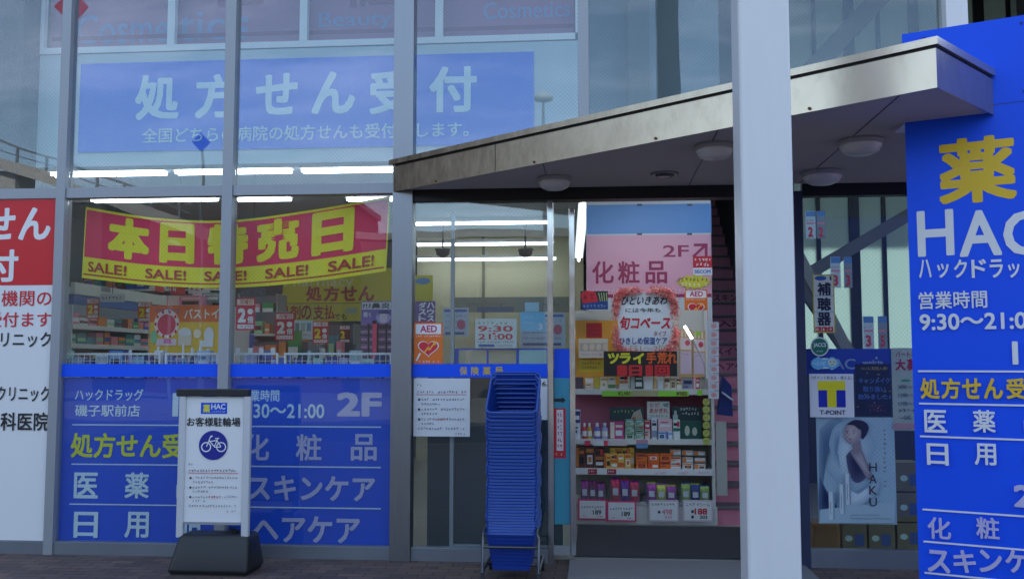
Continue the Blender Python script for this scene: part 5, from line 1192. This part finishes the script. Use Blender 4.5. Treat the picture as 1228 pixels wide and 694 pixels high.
for k, (a, y0, c, y1, cc, lb) in enumerate(((120, 352, 150, 362, (206, 206, 196), 'white hanging price board above the slanting shelf unit'), (205, 341, 222, 353, (206, 60, 56), 'small red hanging price board under the left half of the banner'), (226, 340, 252, 352, (206, 200, 190), 'pale hanging price board with red figures under the left half of the banner'), (288, 345, 318, 356, (70, 84, 96), 'dark hanging aisle board right of the second mullion'))):
    o, pr = board('hanging_board', lb, 'board', PY(1.25 + .2 * k), (a, y0, c, y1), .004, C(*cc)); pr.fine(a + 2, c - 2, y0 + 3, y1 - y0 - 6, C(190, 44, 50) if k == 2 else C(110, 110, 112) if k != 1 else white_ink, seed=k + 70)
    wp = P((a + c) / 2, y0, 1.25 + .2 * k); b = MB(); b.tube([wp, (wp.x, wp.y, 3.579)], .003, dark_frame, 5); pr.done(o); put('cord', b, o)
aisle(95, 270, 318, 5.2, 5, 'long shelf unit far behind the left half of the sale banner', 'the long shelf unit behind the sale banner', gpal, 23)
aisle(546, 662, 418, 4.6, 1, 'low counter shelf in front of the cream pharmacy wall', 'the counter shelf before the cream wall', gpal, 24)
o, pr = board('counter_sign', 'grey counter fascia with faint lettering under the cream pharmacy wall', 'sign', PY(7.0), (545, 356, 690, 374), .05, C(120, 126, 122)); [pr.fine(a, a + 22, 363, 4, C(80, 90, 96), seed=a) for a in (558, 586, 650)]; pr.rect((572, 374 - 6, 616, 374), C(60, 90, 140)); pr.done(o)
o, pr = board('shop_poster', 'yellow poster with a blue badge seen through the glass left of the door', 'poster', PY(2.6), (497, 330, 519, 363), .004, C(190, 180, 40)); pr.disc(507, 337, 9, 4, C(70, 130, 180)); pr.done(o)
o, pr = board('poster', 'violet poster with white vertical lettering above the AED sticker left of the door', 'poster', PY(.55), (498, 361, 522, 392), .003, C(104, 72, 150)); pr.column('ハウス', (512, 362, 521, 386), white_ink, .03); pr.column('ダスト', (502, 362, 511, 386), white_ink, .03); pr.rect((498, 385, 521, 391), C(206, 40, 90)); pr.done(o)
for px, lb in ((531, 'left dark dome camera on the shop ceiling over the counter'), (630, 'right dark dome camera on the shop ceiling over the counter')):
    p = P(px, 300, 6.0); b = MB(); b.lathe(p.x, p.y, [(.03, p.z - .10), (.09, p.z - .07), (.11, p.z), (.12, p.z + .02)], dark_frame, 14); b.tube([(p.x, p.y, p.z + .02), (p.x, p.y, 3.579)], .015, dark_frame, 6); prop(put('dome_camera', b, None, True), lb, 'camera')

# ================================================================ RIGHT-HAND WINDOW
o, pr = board('hearing_sign', 'narrow vertical hearing aid sign on the right window', 'sign', OUT, (975, 329, 1001, 399), .002, C(190, 176, 60)); pr.rect((976.3, 330.3, 999.7, 397.7), C(206, 212, 206))
pr.disc(984, 333.5, 7, 2.8, C(40, 90, 170)); pr.rect((995, 331, 997, 336), C(30, 50, 110)); pr.column('補聴器', (980, 337.5, 996.5, 391.5), C(26, 34, 66), .035)
for y in (354, 373.5): pr.rect((976.3, y, 999.7, y + .8), C(120, 170, 200))
for a in (978, 985.3, 992.6): pr.rect((a, 391.8, a + 6.2, 397.4), C(190, 50, 44)); pr.fine(a + .8, a + 5.6, 392.8, 3.4, white_ink, cell=4.6, seed=int(a))
pr.done(o)
b = MB(); pl = OUT; u0, v0, u1, v1 = pl.rect(972, 404, 994, 427); n_ = 32; pts = [((u0 + u1) / 2 + (u1 - u0) / 2 * math.cos(2 * math.pi * k / n_), (v0 + v1) / 2 + (v1 - v0) / 2 * math.sin(2 * math.pi * k / n_)) for k in range(n_)]
def cutout(name, pts, pl, mat, label, cat):
    n_ = len(pts); b = MB(); b.add([pl.pt(u, v, 0) for u, v in pts] + [pl.pt(u, v, -.0015) for u, v in pts], [tuple(range(n_)), tuple(range(2 * n_ - 1, n_ - 1, -1))] + [(i, i + n_, (i + 1) % n_ + n_, (i + 1) % n_) for i in range(n_)], mat); return prop(put(name, b), label, cat)
o = cutout('round_sticker', pts, OUT, C(206, 214, 212), 'round green and white card sticker on the right window under the hearing sign', 'sticker'); pr = Print(OUT); pr.disc(983, 415.5, 9.6, 10, C(20, 110, 96)); pr.text('JACCS', (975.5, 411, 990.5, 417), white_ink, .02); pr.fine(979, 987, 420, 2, white_ink); pr.done(o)
pts = []
for k in range(40):
    a = 2 * math.pi * k / 40; x = 989.5 + 17 * math.cos(a); y = 435.5 - (8.6 - 2.6 * math.cos(2 * a) ** 2 * 0 - (2.2 if abs(math.cos(a)) < .35 else 0)) * math.sin(a); pts.append(OUT.uv(x, y))
o = cutout('cloud_sticker', pts, OUT, C(196, 216, 226), 'pale blue cloud shaped sticker on the right window above the T sign', 'sticker'); pr = Print(OUT); pr.disc(981, 435.8, 8.4, 7, C(100, 176, 222)); pr.disc(998, 435.4, 8.2, 6.8, C(100, 176, 222)); pr.rect((981, 431, 998, 440), C(100, 176, 222)); pr.text('ヘルハピ', (975, 433, 990, 438), C(210, 226, 236), .02); pr.disc(998, 434.6, 5.4, 5, C(190, 206, 196)); pr.disc(996, 433.6, .7, .9, C(40, 60, 80), 8); pr.disc(1000, 433.6, .7, .9, C(40, 60, 80), 8); pr.line(996, 437, 1000, 437, .7, C(40, 60, 80)); pr.done(o)
o, pr = board('window_band', 'dark blue strip with white shop letters across the right window', 'window strip', INN, (964, 418, 1072, 449), .002, M('right_band_blue', (26, 62, 180), .5, 0, .05, 2)); pr.text('HAC', (985, 430, 1026, 442.5), C(160, 180, 206), .01); pr.text('welcia', (1034, 431.5, 1059, 437), C(170, 186, 206), .02); pr.disc(1051, 429, 1.6, 1.4, C(170, 186, 206)); pr.done(o)
o, pr = board('point_sign', 'white square sign with a yellow and blue letter T on the right window', 'sign', OUT, (971, 448, 1024, 500), .002, C(218, 220, 228))
pr.fine(973, 1021, 451, 4, C(60, 64, 90), cell=4.2, seed=5) if False else pr.text('Tポイント貯まる・使える。', (972.5, 450.5, 1021.5, 455), C(50, 56, 84), .006)
pr.rect((981.5, 467.5, 1014, 488), C(18, 40, 170)); pr.rect((980.5, 456.5, 1013.5, 467.5), C(226, 214, 24)); pr.rect((992, 467.4, 1003, 488), C(226, 214, 24)); pr.text('T-POINT', (983, 491.5, 1014, 497), C(40, 44, 70), .014); pr.done(o)
o, pr = board('poster', 'black poster with pale blue makeup lettering on the right window', 'poster', I2, (1026, 436, 1068, 498), .001, C(20, 20, 28)); pr.text('ついに取扱入荷!', (1032, 439.5, 1064, 443.5), C(200, 170, 90), .01); pr.text('キャンメイク', (1030, 453, 1067, 459.5), C(90, 130, 206), .012); pr.text('取り扱い', (1035, 463, 1062, 469.5), C(90, 130, 206), .012); pr.text('始めました♪', (1029, 472, 1068, 478.5), C(90, 130, 206), .012); pr.fine(1040, 1060, 484, 4, C(150, 50, 70)); pr.fine(1042, 1062, 489.5, 4, C(150, 50, 70))
rn = random.Random(3); [pr.rect((a, y, a + 1.6, y + .9), C(196, 180, 80)) for a, y in [(rn.uniform(1027, 1066), rn.uniform(445, 495)) for _ in range(14)]]; pr.done(o)
o, pr = board('recruit_poster', 'pale recruitment poster with red headline beside the blue sign wall', 'poster', I2, (1070, 417, 1104, 516), .001, C(190, 196, 180)); pr.text('パートさん', (1074, 421, 1104, 428), C(170, 40, 40), .016); pr.text('大募集', (1073, 430, 1112, 444), C(190, 34, 38), .04) if False else [pr.text(ch, (a, 430, a + 12.5, 444), C(190, 34, 38), .04) for ch, a in zip('大募', (1073.5, 1087.5))]
pr.disc(1086, 456, 6, 1.6, C(80, 160, 110)); 
for y, tx in ((463, '9時～1'), (473, '13時～1'), (483, '17時～2')): pr.text(tx, (1077, y - 2, 1097, y + 3.5), C(100, 104, 100), .006)
pr.fine(1077, 1096, 490, 5, C(60, 66, 64)); pr.text('―045-', (1078, 498, 1094, 503), C(80, 84, 84), .006); pr.rect((1071, 507, 1103, 514), C(206, 150, 150)); pr.done(o)
# beauty poster
HKP = PY(.026)
o, pr = board('beauty_poster', 'pale beauty poster with a dark haired woman and slim white tubes on the right window', 'poster', HKP, (980, 500, 1074, 628), .0015, M('poster_pale_blue', (188, 210, 220), .5, 0, .1, 5))
def pp(pts, c): pr.pxpoly(pts, C(*c))
def blob(pts, c, n=6):
    out = [bez(i / (len(pts) * n), pts + [pts[0]]) for i in range(len(pts) * n)]; pp(out, c)
_hard = blob
def blob(pts, c, n=6, soft=None):
    if soft is None: _hard(pts, c, n); return
    mx_, my_ = sum(p[0] for p in pts) / len(pts), sum(p[1] for p in pts) / len(pts)
    for k in range(7):
        t_ = k / 6; sc_ = 1 - .62 * t_; _hard([(mx_ + (x - mx_) * sc_, my_ + (y - my_) * sc_) for x, y in pts], tuple(int(c[i] + (soft[i] - c[i]) * t_) for i in range(3)), n)
blob([(983, 515), (996, 503), (1012, 505), (1002, 525), (990, 560), (984, 600), (982, 560)], (150, 172, 188), soft=(96, 122, 146)); blob([(983, 570), (990, 585), (1000, 600), (1004, 614), (983, 614)], (110, 130, 152), soft=(30, 44, 76))
blob([(1012, 504), (1026, 500.5), (1040, 506), (1043, 516), (1050, 532), (1046, 548), (1042, 566), (1038, 582), (1022, 588), (1008, 580), (1000, 572), (992, 562), (993, 554), (996, 545), (994, 530), (1000, 512)], (182, 202, 214), soft=(226, 236, 240))
blob([(1000, 515), (1008, 512), (1006, 530), (1004, 548), (1008, 562), (1002, 556), (998, 540)], (196, 212, 222), soft=(140, 164, 184))
blob([(1014, 546), (1020, 540), (1030, 540), (1036, 548), (1042, 562), (1036, 574), (1026, 578), (1018, 568)], (96, 92, 112), soft=(44, 40, 60))      # shade inside the white cloth
blob([(1018, 540), (1030, 536), (1036, 546), (1042, 562), (1046, 572), (1040, 574), (1032, 562), (1024, 550)], (160, 140, 144), soft=(206, 186, 182))    # arm and shoulder
pp([(1021, 528), (1031, 527), (1033, 541), (1022, 543)], (168, 146, 146))
blob([(1015, 508), (1024, 503), (1036, 505), (1041, 512), (1038, 521), (1033, 526), (1030, 518), (1022, 510)], (36, 26, 34))       # hair
blob([(1012, 514), (1016, 508), (1024, 507), (1030, 512), (1032, 520), (1028, 528), (1021, 532), (1014, 528), (1011, 521)], (186, 158, 156), soft=(222, 200, 194))
blob([(1014, 509), (1022, 505), (1030, 508), (1034, 514), (1029, 514), (1023, 509.5)], (36, 26, 34), 4)
pr.line(1013, 517, 1017, 516, .7, C(60, 40, 46)); pr.line(1021, 516, 1025, 516, .7, C(60, 40, 46)); pr.disc(1015.2, 518.4, 1, .6, C(40, 30, 40), 10); pr.disc(1023, 518.4, 1.1, .6, C(40, 30, 40), 10); pr.line(1018, 518, 1017, 522, .5, C(160, 126, 124)); pr.disc(1018.6, 526, 1.8, .7, C(160, 70, 80), 12)
blob([(1008, 584), (1024, 592), (1044, 580), (1054, 574), (1050, 590), (1030, 606), (1006, 610)], (164, 186, 200), soft=(214, 226, 232)); pp([(982, 610), (1072, 600), (1072, 626), (982, 626)], (176, 198, 208))
for a, c, y0, y1 in ((993, 1000, 589, 622), (1006, 1012, 580, 615), (1013, 1019, 567, 604)): pr.rect((a, y0, c, y1), C(214, 224, 226)); pr.rect((a + (c - a) * .68, y0, c, y1), C(150, 172, 184)); pr.line(a + 2, y0 + 12, a + 2, y1 - 6, .7, C(140, 150, 170))
for ch, y in zip('HAKU', (554, 568, 581.5, 595.5)): pr.text(ch, (1041, y, 1050, y + 10.5), C(44, 44, 60), .004)
for k in range(13): pr.fine(1057.5, 1062, 513 + k * 5.5, 4, C(96, 110, 130), cell=4.6, seed=k + 60)
pr.fine(1018, 1052, 615, 2.2, C(90, 104, 120)); pr.fine(1018, 1066, 619, 2.6, C(90, 104, 120)); pr.done(o)
# tear-off strips on the far stair windows
for k, (a, y0, c, y1, num, lb) in enumerate(((966, 253, 978, 286, '2', 'narrow price leaflet high on the stair window at the left'), (979, 253, 990, 286, '2', 'narrow price leaflet high on the stair window, second from left'), (996, 308, 1008, 345, '3', 'narrow price leaflet half way down the stair window beside the hearing sign'), (1012, 308, 1022, 345, '3', 'narrow dim price leaflet half way down the stair window, right of its twin'), (1035, 379, 1048, 418, '3', 'narrow price leaflet low on the stair window above the blue strip'), (1053, 379, 1064, 418, '5', 'narrow dim price leaflet low on the stair window above the black poster'))):
    o, pr = board('price_leaflet', lb, 'leaflet', PY(1.9 + .02 * k), (a, y0, c, y1), .002, C(176, 190, 196) if k % 2 == 0 else C(120, 130, 136), 'price leaflets on the stair windows'); h = y1 - y0
    pr.rect((a + .5, y0 + .5, c - .5, y0 + h * .2), C(70, 120, 180)); pr.fine(a + 1, c - 1, y0 + h * .3, 3, C(110, 120, 140)); pr.rect((a + 1, y0 + h * .42, c - 1, y0 + h * .48), C(206, 120, 140)); pr.text(num, (a + (c - a) * .25, y0 + h * .58, c - (c - a) * .25, y0 + h * .94), C(190, 40, 50), .04); pr.done(o)
# cartons on the floor of the stair hall
for k, (a, c, y0, y1) in enumerate(((1010, 1040, 632, 662), (1042, 1074, 632, 662), (1042, 1074, 600, 631), (1076, 1108, 560, 594), (1076, 1108, 595, 629), (1076, 1108, 630, 662))):
    b = MB(); yq = .62; b.box(X(a, 640, yq), X(c, 640, yq) - .004, yq, yq + .24, .021 + max(0, (662 - y1)) / 142., .021 + (662 - y0) / 142. - .004, C(112, 104, 70), .003); o = put('carton', b); prop(o, ('cream carton under the left half of the beauty poster', 'cream carton on the floor under the right half of the beauty poster', 'cream carton stacked behind the lower edge of the beauty poster', 'topmost cream carton of the stack beside the blue sign wall', 'middle cream carton of the stack beside the blue sign wall', 'lowest cream carton of the stack beside the blue sign wall')[k], 'carton', 'cream cartons in the stair hall')
    pr = Print(PY(yq)); pr.rect((a + 15, y0 + 8, a + 26, y0 + 22), C(50, 80, 140)); pr.disc(a + 8, y0 + 13, 4.5, 3.6, C(176, 206, 196)); pr.fine(a + 4, a + 14, y0 + 20, 3, C(90, 110, 110)); pr.done(o)
b = MB(); b.box(X(976, 650, .5), X(1008, 650, .5), .5, .8, .021, Z(990, 628, .5), C(130, 92, 34), .02); prop(put('crate', b), 'orange yellow crate on the hall floor left of the cream cartons', 'crate')

# ================================================================ ACROSS THE STREET (seen only as reflections in the glass)
def RPt(px, py, d): p = P(px, py, d); return Vector((p.x, -p.y, p.z))      # the place whose mirror image shows there
bw = M('far_rendered_wall', (66, 64, 62), .85, 0, .1, .4); bw2 = M('far_brick_wall', (66, 46, 42), .85, 0, .1, .4); bwin = M('far_window_glass', (50, 58, 66), .15, 0, .1, 1)
def far_building(px0, px1, ytop, d, mat, label):
    a, c = RPt(px0, 300, d), RPt(px1, 300, d); z1 = RPt((px0 + px1) / 2, ytop, d).z; x0, x1 = min(a.x, c.x), max(a.x, c.x)
    t = thing('apartment_building', label, 'building', ((x0 + x1) / 2, -d - 5, -.125), 'buildings across the street')
    b = MB(); b.box(x0, x1, -d - 10, -d, -.125, z1, mat); put('wall', b, t); b = MB(); b.box(x0 - .2, x1 + .2, -d - 10.2, -d + .2, z1 + .001, z1 + .4, wall_grey); put('roof', b, t)
    n = max(2, int((x1 - x0) / 3.2)); fl = max(1, int((z1 - .5) / 2.9))
    for f_ in range(fl):
        for k in range(n):
            xx = x0 + (k + .5) * (x1 - x0) / n; b = MB(); b.box(xx - .8, xx + .8, -d + .001, -d + .03, .9 + 2.9 * f_, 2.3 + 2.9 * f_, bwin); put('window', b, t)
far_building(-420, 120, 250, 46, bw, 'pale building across the street, at the left of the reflections')
far_building(130, 410, 236, 52, bw2, 'brick red building across the street, reflected behind the banner')
far_building(430, 760, 285, 44, bw, 'pale building across the street, reflected left of the door')
far_building(800, 1330, 322, 48, bw2, 'brick red building across the street, reflected in the right window')
far_building(1350, 1800, 280, 44, bw, 'pale building across the street, far to the right')
b = MB(); nb = thing('apartment_building', 'tall dark building farther along the street on the left', 'building', (-32, -4, -.125), 'buildings across the street'); b.box(-40, -26, -8, 10, -.125, 13, bw2); put('wall', b, nb)
for f_ in range(4):
    for k in range(5): b = MB(); b.box(-26 + .001, -25.97, -6.6 + 3.3 * k, -5 + 3.3 * k, 1 + 3 * f_, 2.5 + 3 * f_, bwin); put('window', b, nb)
b = MB(); b.box(-40.3, -25.7, -8.3, 10.3, 13.001, 13.4, wall_grey); put('roof', b, nb)
bark = M('bark', (88, 76, 68), .9, 0, .2, 8)
def bare_tree(p, h, seed, label):
    rn = random.Random(seed); t = thing('bare_tree', label, 'tree', tuple(p), 'bare trees across the street'); tr_ = MB(); br_ = MB()
    tr_.tube([p, p + Vector((.05, .03, h * .18)), p + Vector((.0, .1, h * .36))], [h * .024, h * .019, h * .015], bark, 8); put('trunk', tr_, t, True)
    def grow(q_, d, L, r, lev):
        m_ = q_ + d * L * .5 + Vector((rn.gauss(0, .05), rn.gauss(0, .05), rn.gauss(0, .03))) * L; e = q_ + d * L
        br_.tube([q_, m_, e], [r, r * .8, r * .55], bark, 5 if lev < 2 else 3)
        if lev < 5:
            for _ in range(3 if lev < 4 else 2):
                nd = (d + Vector((rn.gauss(0, .5), rn.gauss(0, .5), rn.gauss(.12, .3)))).normalized(); grow(q_ + d * L * rn.uniform(.55, 1), nd, L * rn.uniform(.6, .8), r * .55, lev + 1)
    top_ = p + Vector((.0, .1, h * .35))
    for _ in range(4): grow(top_ - Vector((0, 0, rn.uniform(0, h * .08))), Vector((rn.gauss(0, .5), rn.gauss(0, .5), 1)).normalized(), h * .26, h * .012, 0)
    put('crown', br_, t)
for k, (px, d, h, lb) in enumerate(((1075, 19, 7.5, 'bare tree across the street whose twigs mirror in the right window'), (240, 24, 7.0, 'bare tree across the street facing the left windows'), (1000, 30, 7.0, 'bare tree across the street standing farther back'), (560, 28, 6.0, 'small bare tree across the street facing the door'))):
    p = RPt(px, 400, d); bare_tree(Vector((p.x, p.y, -.125)), h, k + 3, lb)
def street_lamp(px, py, d, label):
    p = RPt(px, py, d); t = thing('street_lamp', label, 'street lamp', (p.x, p.y, -.125), 'street lamps across the street')
    b = MB(); b.tube([(p.x, p.y, -.125), (p.x, p.y, p.z)], [.09, .05], alu_dark, 8); put('post', b, t, True)
    b = MB(); b.lathe(p.x, p.y, [(.05, p.z), (.32, p.z + .06), (.36, p.z + .2), (.2, p.z + .34), (.04, p.z + .4)], C(150, 156, 160), 14); put('lamp_head', b, t, True)
street_lamp(653, 124, 24, 'round headed street lamp mirrored beside the high blue sign'); street_lamp(205, 300, 30, 'low street lamp across the street facing the left windows')
def road_sign(px, py, d, s_, mat, label):
    p = RPt(px, py, d); t = thing('road_sign', label, 'sign', (p.x, p.y, -.125)); b = MB(); b.tube([(p.x, p.y, -.125), (p.x, p.y, p.z + .1)], .035, alu_dark, 8); put('post', b, t, True)
    b = MB(); pts = [(p.x, p.z - s_), (p.x + s_, p.z), (p.x, p.z + s_), (p.x - s_, p.z)]; b.add([(x, p.y + .05, z) for x, z in pts] + [(x, p.y + .07, z) for x, z in pts], [(3, 2, 1, 0), (4, 5, 6, 7)] + [(i, (i + 1) % 4, (i + 1) % 4 + 4, i + 4) for i in range(4)], mat); put('sign_plate', b, t)
road_sign(243.5, 173, 18, .26, C(30, 70, 170), 'blue diamond road sign on a thin pole mirrored under the high blue sign')
road_sign(89, 11, 12, .40, C(150, 30, 24), 'dark red diamond sign on a tall pole mirrored behind the left mullion')
# footbridge stair mirrored at the lower left
fb = thing('footbridge', 'concrete footbridge stair with railings, mirrored low in the upper left pane', 'footbridge', (RPt(60, 200, 26).x, -26, -.125)); conc = M('bridge_concrete', (156, 154, 150), .8, 0, .1, 1)
fa, fc = RPt(-60, 165, 26), RPt(230, 262, 26)
for dz, w_, nm, mt in ((-.35, .5, 'stair_slab', conc), (.55, .09, 'handrail', alu_dark), (.2, .05, 'handrail', alu_dark)):
    b = MB(); o_ = Vector((0, 0, dz)); d_ = Vector((0, 0, w_ / 2)); y_ = Vector((0, -.1 if nm == 'handrail' else -1.8, 0)); q_ = [fc + o_ - d_, fa + o_ - d_, fa + o_ - d_ + y_, fc + o_ - d_ + y_, fc + o_ + d_, fa + o_ + d_, fa + o_ + d_ + y_, fc + o_ + d_ + y_]; b.hexa(q_, mt); put(nm, b, fb)
for k in range(9): q_ = fa.lerp(fc, (k + .5) / 9); b = MB(); b.box(q_.x - .04, q_.x + .04, q_.y - .09, q_.y - .01, q_.z - .2, q_.z + .5, alu_dark); put('baluster', b, fb)
q_ = fa.lerp(fc, .2); b = MB(); b.box(q_.x - .5, q_.x + .5, q_.y - 1.5, q_.y - .4, -.125, q_.z - .62, conc); put('pier', b, fb)

bpy.data.objects.remove(_to)
